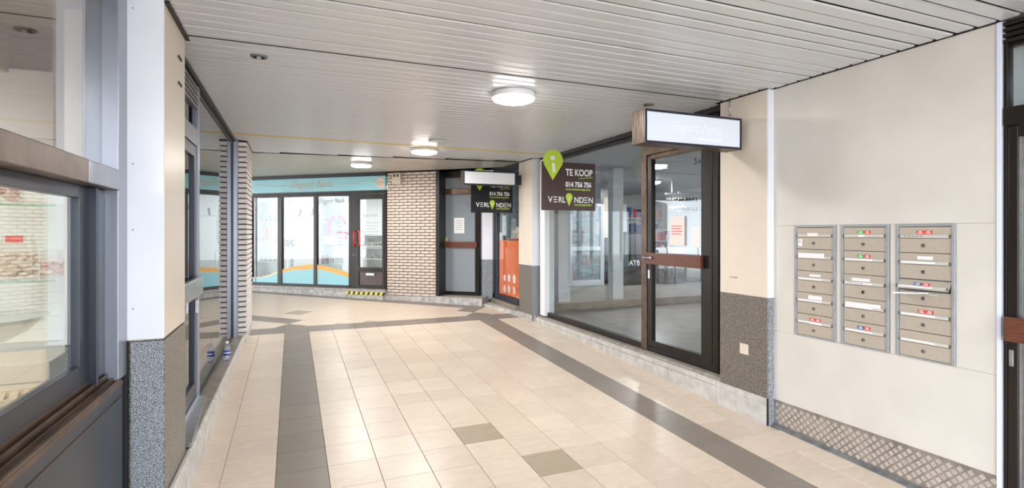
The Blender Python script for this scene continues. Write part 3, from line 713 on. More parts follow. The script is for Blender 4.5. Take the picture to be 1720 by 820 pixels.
# meter box on far pier
mb_ = flen(FS, 'meter_box', 'grey square box high on the far brick pier', 'box')
MB().box(3.24, 3.42, -.06, -.005, 2.49, 2.695).build('housing', 'beigewall', mb_, bev=.008)
slabs(mb_, 'dial_glass', 'leaf', (3.275, 3.31, -.064, -.06, 2.62, 2.67), (3.345, 3.38, -.064, -.06, 2.62, 2.67))
MB().box(3.25, 3.42, -.05, -.01, 2.475, 2.488).build('cable_plug', 'sillg', mb_)

# ------------------------------------------------------------------ FAR DOOR (grey glass) beside the far pier
DV = .28
DD = Fr(*FS.w(0, DV)[:2], FANG)
d3 = flen(DD, 'door_3', kind='structure')
uL, uR = DD.u(741), DD.u(803)
dw = uR - uL
fr = MB(); fr.box(uL - .07, uL + .03, -.05, .05, .46, CEIL); fr.box(uR - .02, uR + .03, -.02, .05, .46, 2.7); fr.box(uL + .03, uR - .02, -.02, .05, .46, .53)
fr.box(uL + .03, uR - .02, -.02, .05, 2.60, CEIL); fr.build('frame', 'bronze', d3)
MB().box(PU1 - .01, PU1 + .06, -DV + .0, .0, .44, CEIL).build('reveal', 'black', d3)
MB().box(uL + .03, uR - .02, -.028, .03, 2.295, 2.40).build('rail', 'bronzel', d3, bev=.004)
fr = MB(); fr.box(uL + .03, uL + .07, -.02, .03, .53, 2.30); fr.box(uR - .05, uR - .02, -.02, .03, .53, 2.30); fr.build('stile', 'bronze', d3)
MB().box(uL + .07, uR - .05, 0, .006, .53, 2.295).build('pane', 'glassg', d3)
MB().box(uL + .03, uR - .02, 0, .006, 2.40, 2.60).build('pane', 'glassg', d3)
z0 = DD.hit(770, 416)[1]; z1 = DD.hit(770, 406)[1]
MB().box(uL + .01, uR - .01, -.05, -.022, z0, z1).build('push_bar', 'wood', d3, bev=.005, label='reddish brown wooden push bar')
a, b = DD.hit(763, 392), DD.hit(780, 366)
nt = flen(DD, 'door_notice', 'white printed notice taped on the far grey glass door', 'notice')
MB().box(a[0], b[0], -.006, -.003, a[1], b[1]).build('sheet', 'whitep', nt)
tl = MB()
for q in range(5): tl.box(a[0] + .03, b[0] - .03, -.008, -.006, b[1] - .06 - q * .04, b[1] - .052 - q * .04)
tl.build('print', 'ink', nt)
a, b = DD.hit(745, 405), DD.hit(752, 399)
MB().box(a[0], b[0], -.006, -.003, a[1], b[1]).build('door_sticker', 'yelp', None, (DD.ox, DD.oy, 0), DD.ang, label='small yellowish sticker low on the far grey glass door', cat='sticker')
MB().box(uL - .05, uR + .2, -.30, .1, .38, .463).build('threshold', 'sillg', d3)
slabs(d3, 'lobby_wall', 'tealsheet', (uL - .3, uR + .6, 1.4, 1.5, .4, 2.7), (uL - .3, uR + .5, .1, 1.5, .40, .50), (uL - .3, uL - .25, .2, 1.5, .4, 2.7), (uL-.3, uR+.5, .1, 1.5, 2.66, 2.7))
# pilaster between far door and orange window
pl_ = struct('trim_7')
q0 = DD.w(uR + .01, -.03)
pa = (q0[0] - .0, q0[1]); 
pil = [(3.15, 8.98), (3.36, 8.86), (3.55, 9.4), (3.3, 9.5), (3.16, 9.2)]
MB().prism(pil, 1.12, CEIL).build('enamel_cladding', 'white', pl_); MB().prism(pil, .40, 1.12).build('granite_panel', 'granite', pl_)

# ------------------------------------------------------------------ ORANGE WINDOW
w4 = flen(OS, 'window_4', kind='structure')
fr = MB(); fr.box(-8.92, -8.80, -.02, .06, .44, 2.66); fr.box(-8.78, -8.72, -.01, .06, .5, 2.66); fr.box(-8.92, -7.74, -.02, .06, .44, .53)
fr.build('frame', 'slate', w4); MB().box(-8.72, -7.74, .02, .026, .53, 2.62).build('pane', 'glass', w4)
zt = OS.hit(862, 405)[1]
po = flen(OS, 'orange_poster', 'big orange poster with white blossoms covering the lower window', 'poster')
MB().box(-8.68, -7.76, .028, .036, .54, 1.47).build('sheet', 'poster', po)
for (cx, cz, rr) in ((-8.42, .83, .05), (-8.22, .84, .055), (-8.00, .84, .065)):
    bl = MB()
    for q in range(5):
        a = q * 1.2566 + .3; bl.prism([(cx + rr * .55 * math.cos(a) + rr * .42 * math.cos(t), cz + rr * .75 * math.sin(a) + rr * .5 * math.sin(t)) for t in [k * 1.0472 for k in range(6)]], .0, .003, 'y')
    bl.box(cx - .012, cx + .012, 0, .003, cz - .26, cz - .12)
    bl.box(cx + .03, cx + .045, 0, .003, cz - .23, cz - .15); bl.box(cx - .05, cx - .035, 0, .003, cz - .24, cz - .14)
    bl.build('blossom_print', 'letter', po, (0, .024, 0), label='white blossom print')
MB().box(-8.70, -8.58, .038, .042, 1.16, 1.60).build('pale_strip', 'paperp', None, (OS.ox, OS.oy, 0), OS.ang, label='pale paper strip on orange window edge', cat='paper')
MB().box(-8.56, -8.40, .040, .044, 1.55, 1.9).build('price_sheet', 'whitep', None, (OS.ox, OS.oy, 0), OS.ang, label='white sheet above the orange poster', cat='paper')
oi = struct('wall_kiosk')
slabs(oi, 'plaster', 'tealsheet', (3.87, 3.92, 7.80, 9.0, .3, 2.7), (3.40, 3.92, 7.745, 7.80, .3, 2.7), (3.56, 3.92, 8.98, 9.05, .3, 2.7))
gs = thing('kiosk_goods', 'small shelf of goods above the orange poster', 'shelf', (3.5, 8.1, 1.5))
MB().box(-.05, .25, -.2, .45, -.02, 0).build('board', 'redh', gs)
for q, (m_) in enumerate(('leaf', 'whitep', 'skin', 'beigewall', 'whitep')):
    MB().box(.0, .12, -.18 + q * .12, -.08 + q * .12, 0, .10 + .05 * (q % 3)).build('packet', m_, gs)

# column 2
c2 = struct('wall_right_corner')
MB().box(3.335, 3.6, 7.255, 7.74, 1.10, CEIL).build('pillar_core', 'cream', c2)
MB().box(3.327, 3.337, 7.252, 7.52, 1.105, CEIL - .005).build('enamel_panel', 'cream', c2, bev=.001)
MB().box(3.327, 3.337, 7.526, 7.745, 1.105, CEIL - .005).build('enamel_panel', 'cream', c2, bev=.001)
MB().box(3.331, 3.53, 7.245, 7.256, 1.105, CEIL - .005).build('enamel_panel', 'white', c2, bev=.001)
MB().box(3.33, 3.6, 7.25, 7.745, .25, 1.098).build('granite_panel', 'granite_shade', c2); MB().box(3.332, 3.53, 7.243, 7.252, .30, 1.097).build('granite_panel', 'granite', c2)

# ------------------------------------------------------------------ RIGHT SHOP
w5 = flen(RS, 'window_5', kind='structure')
fr = MB(); fr.box(-7.24, -7.19, -.02, .05, .36, 2.66); fr.box(-7.19, -4.72, -.02, .05, .36, .42); fr.box(-7.19, -4.72, -.01, .04, 2.63, 2.66)
fr.build('frame', 'bronze', w5, bev=.003)
MB().box(-7.19, -4.72, .01, .018, .42, 2.63).build('pane', 'glassw', w5)
d4 = flen(RS, 'door_4', kind='structure')
MB().box(-4.745, -4.655, -.025, .06, .36, 2.66).build('post', 'bronzel', d4, bev=.004)
fr = MB(); fr.box(-4.655, -3.70, -.015, .05, .345, .40); fr.box(-4.655, -3.70, -.02, .05, 2.62, 2.67); fr.box(-3.70, -3.63, -.02, .06, .345, 2.67)
fr.build('frame', 'bronze', d4, bev=.003)
MB().box(-4.655, -3.70, -.03, .05, 2.425, 2.52).build('transom', 'bronzel', d4, bev=.004)
fr = MB(); fr.box(-4.64, -4.575, -.02, .035, .41, 2.415); fr.box(-3.845, -3.705, -.02, .035, .41, 2.415); fr.box(-4.575, -3.845, -.02, .035, .41, .475)
fr.build('leaf', 'bronze', d4, bev=.004)
MB().box(-4.575, -3.845, -.025, .035, 2.375, 2.42).build('leaf_rail', 'bronzel', d4, bev=.004)
MB().box(-4.575, -3.845, .004, .010, .475, 2.375).build('pane', 'glassw', d4)
MB().box(-4.655, -3.70, .004, .010, 2.52, 2.62).build('pane', 'glassw', d4)
MB().box(-4.67, -3.80, -.072, -.03, 1.275, 1.395).build('push_bar', 'wood', d4, bev=.006, label='reddish brown wooden push bar')
hl = MB(); hl.tube([(-4.62, -.075, 1.345), (-4.62, -.105, 1.345), (-4.50, -.105, 1.345), (-4.50, -.075, 1.345)], .009); hl.blob((-4.50, -.09, 1.345), .018, 10, 6).blob((-4.62, -.09, 1.345), .018, 10, 6)
hl.build('handle', 'alu', d4, label='small chrome pull on the push bar')
MB().box(-4.63, -4.60, -.026, -.02, 1.12, 1.21).build('lock', 'alu', d4, bev=.003)
text('5', .095, 'blackp', d4, (-3.965, 0, 2.25), bold=.002, label='black house number'); text('A', .055, 'blackp', d4, (-3.905, 0, 2.25), bold=.001, label='small black letter')
def notice(px0, py0, px1, py1, name, label, m='whitep', lines=4, ink='redh', v=-.006):
    a, b = RS.hit(px0, py1, v), RS.hit(px1, py0, v)
    t = flen(RS, name, label, 'notice')
    MB().box(a[0], b[0], v - .002, v, a[1], b[1]).build('sheet', m, t)
    tl = MB(); h = b[1] - a[1]
    for q in range(lines): tl.box(a[0] + .03, b[0] - .03 - .02 * (q % 2), v - .004, v - .002, b[1] - h * .35 - q * h * .09, b[1] - h * .35 - q * h * .09 + .008)
    if lines: tl.build('print', ink, t)
notice(1125, 363, 1150, 412, 'door_notice', 'cream paper notice with red print on the right shop door', 'paperp')
notice(1162, 380, 1181, 415, 'door_notice', 'plain white sheet near the right stile of shop door', 'whitep', 0)
MB().box(-3.63, -3.50, 0.0, .03, .34, 2.67).build('side_panel', 'grate', d4)
for k_, z in enumerate((1.50, 1.37)):
    g = MB(); g.lathe([(.030, 0), (.045, 0), (.045, .003), (.030, .003)], 20)
    o = g.build('round_sticker', 'ink' if k_ else 'letter', None, (3.497, 3.545, z), (0, -R90, 0), label='%s round ring sticker between shop door and pillar' % ('lower' if k_ else 'upper'), cat='sticker')
# kerb in front of the shop
kr = struct('baseboard_right')
ys = [3.02, 3.56, 4.20, 5.05, 5.9, 6.65, 7.28]
for i in range(6):
    y0, y1 = ys[i] + .002, ys[i + 1] - .002
    xx = 3.385
    MB().box(xx, 3.60, y0, y1, 0.0, .275).build('kerb_stone', 'kerb', kr, bev=.005)
    if i: MB().box(xx + .002, 3.60, y0, y1, .278, .325).build('kerb_stone', 'kerb', kr, bev=.004)
    else: MB().box(xx, 3.60, y0, y1, .276, .325).build('kerb_stone', 'kerb', kr)
MB().box(3.41, 3.60, 3.515, 7.24, .326, .352).build('shop_sill', 'sillg', kr, bev=.003)
kp = MB().prism([(3.32, 7.26), (3.38, 7.24), (3.38, 7.76), (3.36, 8.9), (3.14, 9.02), (3.05, 8.84), (3.16, 8.3), (3.24, 7.9)], .0, .36)
kp.build('kerb_stone', 'rough', kr); MB().box(3.27, 3.36, 7.76, 8.88, .36, .44).build('window_sill', 'sill', kr, bev=.006)

# right shop interior
ri = struct('wall_right_interior')
MB().box(3.57, 8.5, 3.3, 7.35, .25, .37).build('shop_floor', 'greyt', ri)
MB().box(3.57, 8.6, 7.36, 7.42, .37, .49).build('step', 'steptile', ri)
MB().box(3.93, 9.2, 7.42, 16, .30, .48).build('passage_floor', 'greyt', ri)
MB().prism([(4.2, 8.0), (6.2, 11.2), (6.2, 11.8), (4.2, 8.6)], .481, .484).prism([(6.2, 9.3), (9.2, 9.6), (9.2, 9.9), (6.2, 9.6)], .481, .484).build('floor_band', 'greyd', ri)
MB().box(3.57, 9.2, 3.3, 16, 2.69, 2.76).build('shop_ceiling', 'shopceil', ri)
slabs(ri, 'plaster', 'wall', (9.2, 9.3, 3.3, 16, .3, 2.7), (3.57, 9.2, 16, 16.1, .3, 2.7), (3.75, 9.2, 3.2, 3.3, .2, 2.7))
MB().box(4.2, 4.27, 9.45, 16, .3, 2.7).build('plaster', 'shopceil', ri)
def post(px0, px1, y, m, label, top=2.69, z0=.48):
    a, b = ony(px0, 400, y)[0], ony(px1, 400, y)[0]
    MB().box(a, b, y, y + .16, z0, top).build('post', m, None, label=label, cat='post')
post(915, 931, 7.03, 'wall', 'white post at left end of the shop interior', 2.69, .37)
post(938, 958, 7.60, 'wall', 'wide white post left of the glazed door', 2.69)
post(1030, 1047, 7.60, 'wall', 'white post in front of the black cooler', 2.69)
# glazed door leaf in the back
def zpx(py, px, y): return ony(px, py, y)[1]
gy = 9.6
x0, x1 = ony(957, 400, gy)[0], ony(1015, 400, gy)[0]
gd = thing('glazed_door', 'white framed glass door standing open inside the right shop', 'door', (x0, gy, .485))
wd = x1 - x0
f_ = MB(); f_.frame(0, wd, 0, 1.72, .06, .09, .12, .06, 0, .05); f_.build('frame', 'white', gd, bev=.004); MB().box(.06, wd - .09, .02, .026, .12, 1.66).build('pane', 'glassf', gd)
MB().box(.06, wd - .09, .0, .05, .74, .82).build('rail', 'white', gd)
# goods beyond it: lit shelves with packages
def rack(x, y, w, h, label, rows_=5, z=.485, cols=('whitep', 'blue', 'skin', 'screen', 'red', 'leaf')):
    t = thing('display_rack', label, 'rack', (x, y, z))
    MB().box(0, .02, 0, .3, 0, h).box(w - .02, w, 0, .3, 0, h).box(0, w, .28, .3, 0, h).build('carcass', 'wall', t)
    bs = {c: MB() for c in cols}
    for q in range(rows_):
        MB().box(.02, w - .02, 0, .28, h * q / rows_, h * q / rows_ + .015).build('shelf', 'slat', t)
        u = .03
        while u < w - .12:
            ww = random.uniform(.04, .11); bs[random.choice(cols)].box(u, u + ww, .04, .2, h * q / rows_ + .016, h * q / rows_ + .016 + random.uniform(.4, .85) * h / rows_); u += ww + .012
    for c in cols:
        if bs[c].v: bs[c].build('packages', c, t, kind='stuff')
rack(x0 + .1, 10.6, 1.3, 1.8, 'white rack of packages behind the glazed door')
xa = ony(1052, 400, 11.4)[0]; rack(xa, 11.4, 1.2, 1.85, 'white rack of packages behind the black cooler')
rack(8.32, 10.9, .8, 1.2, 'low rack of goods at the far right of shop', 4)
# black panel/cabinet
xc = ony(1016, 400, 9.9)[0]; xd = ony(1031, 400, 9.9)[0]
bp = thing('tall_cabinet', 'tall black cabinet with beige top beside the glazed door', 'cabinet', (xc, 9.97, .485))
MB().box(0, xd - xc + .1, 0, .1, 0, 2.1).build('body', 'blackp', bp); MB().box(.0, .12, -.02, 0, 1.0, 1.9).build('beige_strip', 'beigewall', bp)
xe, xf = ony(1048, 400, 9.4)[0], ony(1078, 400, 9.4)[0]
ck = thing('cooler', 'black cooler cabinet with white lettering seen through the right window', 'cooler', (xe, 9.4, .485))
w_ = xf - xe + .15
MB().box(0, w_, 0, .5, 0, 1.13).build('body', 'blackp', ck, bev=.02); MB().box(.03, w_ - .03, -.012, 0, .65, 1.08).build('lid_panel', 'greyd', ck, bev=.01)
text('ATB', .15, 'letter', ck, (.12, -.014, .42), bold=.003)
# hanging glasses over the bar
xg, xh = ony(1140, 400, 8.6)[0], ony(1186, 400, 8.6)[0]
gr = thing('glass_rack', 'ceiling rack of upturned wine glasses behind the shop door', 'rack', (xg, 8.6, 0))
zt_ = zpx(326, 1160, 8.6)
MB().box(0, xh - xg + .3, 0, .02, zt_ + .01, zt_ + .04).box(0, xh - xg + .3, .4, .42, zt_ + .01, zt_ + .04).box(.0, .02, .2, .22, zt_ + .04, 2.69).build('rail', 'screen', gr)
gl = MB()
for a in range(9):
    for b in range(5):
        for c in range(2):
            gl.lathe([(.03, 0), (.004, -.006), (.004, -.07), (.03, -.09), (.034, -.14), (.028, -.16)], 8, (.04 + a * .085, .03 + b * .09), zt_ + .01 - c * .19)
gl.build('wine_glasses', 'crystal', gr, kind='stuff')
# bar stool / loop chair shapes and bar table behind door
xi = ony(1112, 400, 9.8)[0]
cf = thing('cafe_table', 'white cloth covered table behind the shop door', 'table', (xi, 9.8, .485))
MB().box(-.1, .75, 0, .6, .72, .76).build('top', 'whitep', cf); MB().box(-.1, .75, -.01, 0, .30, .74).build('cloth', 'whitep', cf); 
MB().box(-.08, -.04, .02, .06, 0, .72).box(.68, .72, .02, .06, 0, .72).box(-.08, -.04, .5, .54, 0, .72).box(.68, .72, .5, .54, 0, .72).build('leg', 'greyd', cf)
for k_, dx in enumerate((-.25, .95)):
    ch = thing('cafe_chair', 'black loop back cafe chair %s the white table' % ('left of' if k_ == 0 else 'right of'), 'chair', (xi + dx, 9.5, .485))
    lp = MB(); lp.tube([(-.17, 0, .45), (-.17, .02, .75), (-.08, .03, .88), (.08, .03, .88), (.17, .02, .75), (.17, 0, .45)], .014); lp.build('backrest', 'blackp', ch)
    MB().lathe([(.18, 0), (.19, .02), (.18, .04)], 18).build('seat', 'blackp', ch, (0, -.15, .44))
    for lx, ly in ((-.14, -.28), (.14, -.28), (-.14, -.03), (.14, -.03)): MB().tube([(lx, ly, 0), (lx * .9, ly, .44)], .012).build('leg', 'blackp', ch)
for k_, (x, y) in enumerate(((6.0, 5.2), (6.9, 9.0), (5.4, 11.5))):
    t = thing('shop_ceiling_lamp', 'round lamp under the right shop ceiling, %s' % ('nearest', 'above the passage step', 'farthest')[k_], 'lamp', (x, y, 2.62))
    al = area((x, y, 2.585), (20, 30, 36)[k_], .34, (1, .99, .97)); al.data.shape = 'DISK'
    MB().lathe([(.15, .07), (.16, .03)], 24).build('rim', 'lampw', t); MB().lathe([(.14, .03), (.13, 0), (.06, -.02), (.0, -.025)], 24).build('diffuser', 'lampe', t)

# column 1 (near right)
c1 = struct('wall_right_pillar')
MB().box(3.397, 3.60, 3.032, 3.51, .30, CEIL).build('pillar_core', 'cream', c1)
MB().box(3.388, 3.399, 3.028, 3.51, 1.10, CEIL - .005).build('enamel_panel', 'cream', c1, bev=.001)
MB().box(3.390, 3.452, 3.018, 3.034, 1.10, CEIL - .005).build('enamel_panel', 'white', c1, bev=.002)
MB().box(3.386, 3.399, 3.03, 3.512, .327, 1.098).build('granite_panel', 'granite_shade', c1, bev=.001)
MB().box(3.392, 3.452, 3.016, 3.034, .115, 1.098).build('granite_panel', 'granite', c1, bev=.001)
MB().box(3.383, 3.392, 3.014, 3.026, .115, .325).build('corner_gap', 'black', c1)
MB().box(3.380, 3.386, 3.205, 3.29, .62, .705).build('wall_sticker', 'cream', None, label='small cream square plate low on the granite pillar', cat='plate', bev=.002)
MB().box(3.38, 3.388, 3.32, 3.40, 1.235, 1.240).build('scuff_bracket', 'sillg', c1)
MB().tube([(3.383, 3.40, 2.58), (3.383, 3.40, 2.72)], .006).build('sign_conduit', 'alu', None, label='thin grey conduit above the near light box', cat='conduit')

# ------------------------------------------------------------------ MAILBOX WALL
mw = struct('wall_right')
MB().box(3.456, 3.75, 1.585, 3.03, -.1, CEIL).build('wall_core', 'creamr', mw)
sm = 1.658; sm2 = .852
MB().box(3.449, 3.457, 1.61, 3.018, sm + .0015, CEIL - .004).build('panel', 'creamr', mw, bev=.001)
MB().box(3.449, 3.457, 1.61, 3.018, .30, sm2 - .0015).build('panel', 'creamr', mw, bev=.001)
MB().box(3.449, 3.457, 2.83, 3.018, sm2, sm).box(3.449, 3.457, 2.473, 2.505, sm2, sm).box(3.449, 3.457, 2.117, 2.151, sm2, sm).box(3.449, 3.457, 1.61, 1.795, sm2, sm).build('panel', 'creamr', mw)
MB().box(3.440, 3.462, 1.588, 1.608, .05, CEIL - .004).build('edge_strip', 'edge', mw, bev=.002)
dp = struct('baseboard_right_plate')
MB().box(3.4455, 3.449, 1.61, 3.016, .085, .318).build('sheet', 'plate', dp)
bs = MB()
pc = .0262; row = 0
for j in range(0, 10):
    for i in range(0, 56):
        if (i + j) % 2: continue
        y = 1.62 + i * pc; z = .075 + j * pc
        if y > 3.0 or z > .305 or z < fz(y) + .03: continue
        sgn = 1 if (j % 2) else -1
        for t in range(-2, 3):
            d = t * .0052
            if sgn > 0: c = (y + d * .7, z + d * .7); ax = (-.0088, .0088)
            else: c = (y + d * .7, z - d * .7); ax = (.0088, .0088)
            nx, nz = (-ax[1] * .16, ax[0] * .16)
            bs.prism([(c[0] - ax[0] + nx, c[1] - ax[1] + nz), (c[0] + ax[0] + nx, c[1] + ax[1] + nz), (c[0] + ax[0] - nx, c[1] + ax[1] - nz), (c[0] - ax[0] - nx, c[1] - ax[1] - nz)], 3.4435, 3.4458, 'x')
bs.build('raised_lozenges', 'platet', dp, kind='stuff')
ms = MB()
for (x0_, x1_, dz) in ((3.41, 3.449, .010), (3.425, 3.449, .022)):
    i = len(ms.v)
    ms.v += [(x0_, 1.5, fz(1.5) - .01), (x1_, 1.5, fz(1.5) - .01), (x1_, 3.02, fz(3.02) - .01), (x0_, 3.02, fz(3.02) - .01), (x0_ + .004, 1.5, fz(1.5) + dz), (x1_, 1.5, fz(1.5) + dz), (x1_, 3.02, fz(3.02) + dz), (x0_ + .004, 3.02, fz(3.02) + dz)]
    ms.f += [(i, i + 3, i + 2, i + 1), (i + 4, i + 5, i + 6, i + 7), (i, i + 1, i + 5, i + 4), (i + 1, i + 2, i + 6, i + 5), (i + 2, i + 3, i + 7, i + 6), (i + 3, i, i + 4, i + 7)]
ms.build('baseboard_strip', 'alud', kind='structure')

def bank(u0, u1, label, spec):
    t = thing('mailbox_bank', label, 'mailboxes', (3.45, -u0, sm2), -R90, 'mailbox banks on the ivory wall')
    w, h = u1 - u0, sm - sm2
    MB().frame(0, w, 0, h, .017, .020, .008, .014, -.010, .004).build('frame', 'boxf', t, bev=.002)
    MB().box(.016, w - .018, .005, .012, .006, h - .012).build('backing', 'greyd', t)
    rh = (h - .024) / 5
    for r, sp in enumerate(spec):
        zt = h - .016 - r * rh; zb = zt - rh
        dh = rh * .55
        open_ = sp.get('open')
        d = MB().box(.020, w - .023, -.004, .004, zb + .002, zb + dh).build('mailbox_door', 'box', t, bev=.0015)
        lk = MB(); lk.lathe([(.0115, 0), (.0115, .004), (.009, .006)], 14)
        l = lk.build('lock', 'steel', d, ((w - .003) / 2 - .004, -.004, zb + dh * .52), (R90, 0, 0))
        MB().box(-.0015, .0015, -.005, .005, .0058, .0068).build('keyhole', 'blackp', d, ((w - .003) / 2 - .004, -.004, zb + dh * .52), (R90, 0, 0)) if not sp.get('hole') else MB().box(-.006, .006, -.009, .009, .006, .0068).build('keyhole', 'blackp', d, ((w - .003) / 2 - .004, -.004, zb + dh * .52), (R90, 0, 0))
        fl = MB().box(.020, w - .023, -.003, .004, 0, rh - dh - .004)
        f = fl.build('flap', 'box', t, (0, -.002, zb + dh + .002), bev=.001)
        MB().box(.028, w - .031, -.010, -.003, .002, .021).build('name_strip', 'boxd', f, bev=.002)
        MB().box(.035, w - .10, -.0115, -.010, .006, .017).build('name_card', 'whitep', f) if sp.get('card', True) else None
        MB().box(.018, .023, -.012, -.002, .004, .020).box(w - .027, w - .022, -.012, -.002, .004, .020).build('hinge_pin', 'steel', f)
        lg = MB()
        for q in range(5): lg.box(.05 + q * .022, .064 + q * .022, -.0122, -.0115, .010, .013)
        if sp.get('ink'): lg.build('name_print', 'blackp', f)
        st = sp.get('stick')
        if st:
            cx = sp.get('cx', .5) * w; sz = sp.get('sz', rh - dh - .004 - .024)
            for k, cc in enumerate(st):
                a = cx - .042 + k * .044
                s_ = MB().box(a, a + .040, -.0046, -.003, .024, .024 + .021).build('sticker', cc, f, label='%s sticker' % cc)
                MB().box(a + .010, a + .030, -.0052, -.0046, .036, .041).box(a + .006, a + .034, -.0052, -.0046, .028, .032).build('sticker_print', 'letter', f)
        if sp.get('lab'):
            a, b, c_, e_ = sp['lab']
            MB().box(a * w, b * w, -.0130 if c_ < .02 else -.0045, -.010 if c_ < .02 else -.003, c_, e_).build('paper_label', 'whitep', f)
        if sp.get('side'):
            MB().box(.030, .062, -.0052, -.004, zb + dh * .25, zb + dh * .85).build('sticker', 'whitep', d); MB().box(.037, .05, -.006, -.0052, zb + dh * .6, zb + dh * .68).build('sticker_print', 'blackp', d)
        if open_:
            f.rotation_euler = (math.radians(-38), 0, 0); f.location = (0, -.036, zb + dh + .012)
            ml = thing('letter', 'white letter sticking out of the open mailbox flap', 'letter', (3.45 - .012, -u0 - .03, sm2 + zb + dh - .006), -R90)
            e1 = MB().prism([(0, -.006), (.15, .006), (.15, .012), (0, .004)], -.075, .006, 'y').build('envelope', 'whitep', ml, (0, 0, -.008), bev=.0)
            MB().prism([(.10, .0), (.20, -.010), (.20, -.008), (.10, .002)], -.03, .01, 'y').build('folded_flyer', 'whitep', ml)
    return t
B1 = [dict(card=False, lab=(.35, .6, .008, .03), side=True), dict(lab=(.12, .75, .008, .042), card=False), dict(lab=(.38, .65, .03, .046)), dict(lab=(.35, .68, .022, .05)), dict(stick=('red', 'red'), lab=(.40, .68, .002, .016), cx=.52)]
B2 = [dict(stick=('green', 'red'), card=False, lab=(.40, .52, .004, .02)), dict(stick=('green', 'red')), dict(ink=True, lab=(.24, .62, .026, .046)), dict(lab=(.12, .85, .018, .042)), dict(stick=('blue', 'red'), cx=.5)]
B2[2]['hole'] = True
B3 = [dict(stick=('red', 'red'), card=False, ink=True, cx=.5), dict(lab=(.38, .64, .03, .05)), dict(stick=('blue', 'red'), open=True, cx=.48), dict(stick=('red', 'red'), cx=.52), dict()]
bank(-2.830, -2.508, 'left mailbox bank, with a small white sticker beside the top lock', B1)
bank(-2.471, -2.155, 'middle mailbox bank, with green and red stickers on its top flaps', B2)
bank(-2.115, -1.797, 'right mailbox bank, one flap lifted by letters', B3)

# ------------------------------------------------------------------ DOOR AT THE RIGHT EDGE
DR = Fr(3.46, 0, -R90)
d5 = flen(DR, 'door_5', kind='structure')
lv = MB()
for q in range(4): lv.box(-1.583, -.3, -.012, .02, 2.60 + q * .03, 2.618 + q * .03)
lv.box(-1.583, -.3, .02, .05, 2.58, 2.72); lv.build('louver', 'bronze', d5)
fr = MB(); fr.box(-1.583, -.3, -.015, .05, 2.165, 2.262); fr.box(-1.583, -1.566, -.01, .05, .04, 2.6); fr.box(-1.583, -.3, -.01, .05, .03, .09)
fr.build('frame', 'bronze', d5, bev=.003)
fr = MB(); fr.box(-1.560, -1.515, -.02, .04, .09, 2.16); fr.box(-1.515, -.4, -.02, .04, 2.10, 2.16); fr.box(-1.515, -.4, -.02, .04, .09, .2); fr.box(-.45, -.36, -.02, .04, .2, 2.1)
fr.build('leaf', 'bronze', d5, bev=.006)
MB().box(-1.515, -1.505, -.012, .02, .2, 2.1).build('glazing_bead', 'alu', d5)
MB().box(-1.505, -.45, .005, .012, .2, 2.10).build('pane', 'glassw', d5); MB().box(-1.566, -.3, .005, .012, 2.262, 2.58).build('pane', 'glassw', d5)
MB().box(-1.560, -.42, -.06, -.025, 1.046, 1.172).build('push_bar', 'wood', d5, bev=.005, label='reddish brown wooden push bar')
for z in (1.075, 1.142): MB().lathe([(.006, 0), (.006, .003)], 12).build('screw', 'bronzel', d5, (-1.545, -.060, z), (R90, 0, 0))
MB().box(-1.553, -1.535, -.024, -.020, .915, 1.0).build('lock', 'alu', d5, bev=.002)
MB().box(3.8, 5.2, -.5, -.4, 0, 2.7).box(5.1, 5.2, -.5, 3.1, 0, 2.7).box(3.8, 5.2, 3.05, 3.15, 0, 2.7).box(3.52, 5.2, -.5, 3.1, -.05, .05).box(3.52, 5.2, -.5, 3.1, 2.74, 2.8).build('wall_lobby', 'taupel', kind='structure')
MB().box(3.45, 3.8, -1.8, .3 * -1 + .0, -.05, CEIL).build('wall_right_rear', 'creamr', kind='structure')

# ------------------------------------------------------------------ SIGNS
def lightbox(x0, x1, y, z0, z1, dep, label, face, xm, ghost):
    t = thing('light_box', label, 'light box', (x0, y, z0))
    w, h = x1 - x0, z1 - z0
    MB().box(0, w, .004, dep, 0, h).build('housing', 'boxside', t, bev=.004)
    f = MB(); f.frame(0, w, 0, h, .018, .018, .018, .018, -.006, .006); f.build('front_frame', 'slate', t, bev=.002)
    MB().box(.018, w - .018, -.002, .004, .018, h - .018).build('face', face, t)
    MB().box(w, xm - x0, dep * .25, dep * .75, h * .12, h * .82).build('bracket', 'slate', t, bev=.003)
    rb = MB()
    for q in range(6): rb.box(-.003, 0, .02 + q * dep / 6.6, .03 + q * dep / 6.6, .006, h - .006)
    rb.build('side_rib', 'boxside', t)
    if ghost: text('Elegant Nails', h * .42, 'ghost', t, (w * .24, -.0025, h * .42), shear=.45, sx=.9, label='faded script lettering'); MB().box(w * .52, w * .78, -.0035, -.002, h * .21, h * .26).build('faded_line', 'ghost', t)
    return t
lightbox(2.405, 3.345, 3.24, 2.273, 2.525, .16, 'white light box with faded script on the near right pillar', 'lightbox', 3.388, True)
lightbox(2.365, 3.215, 7.60, 2.325, 2.54, .14, 'smaller plain white light box on the far right pillar', 'lightbox2', 3.327, False)

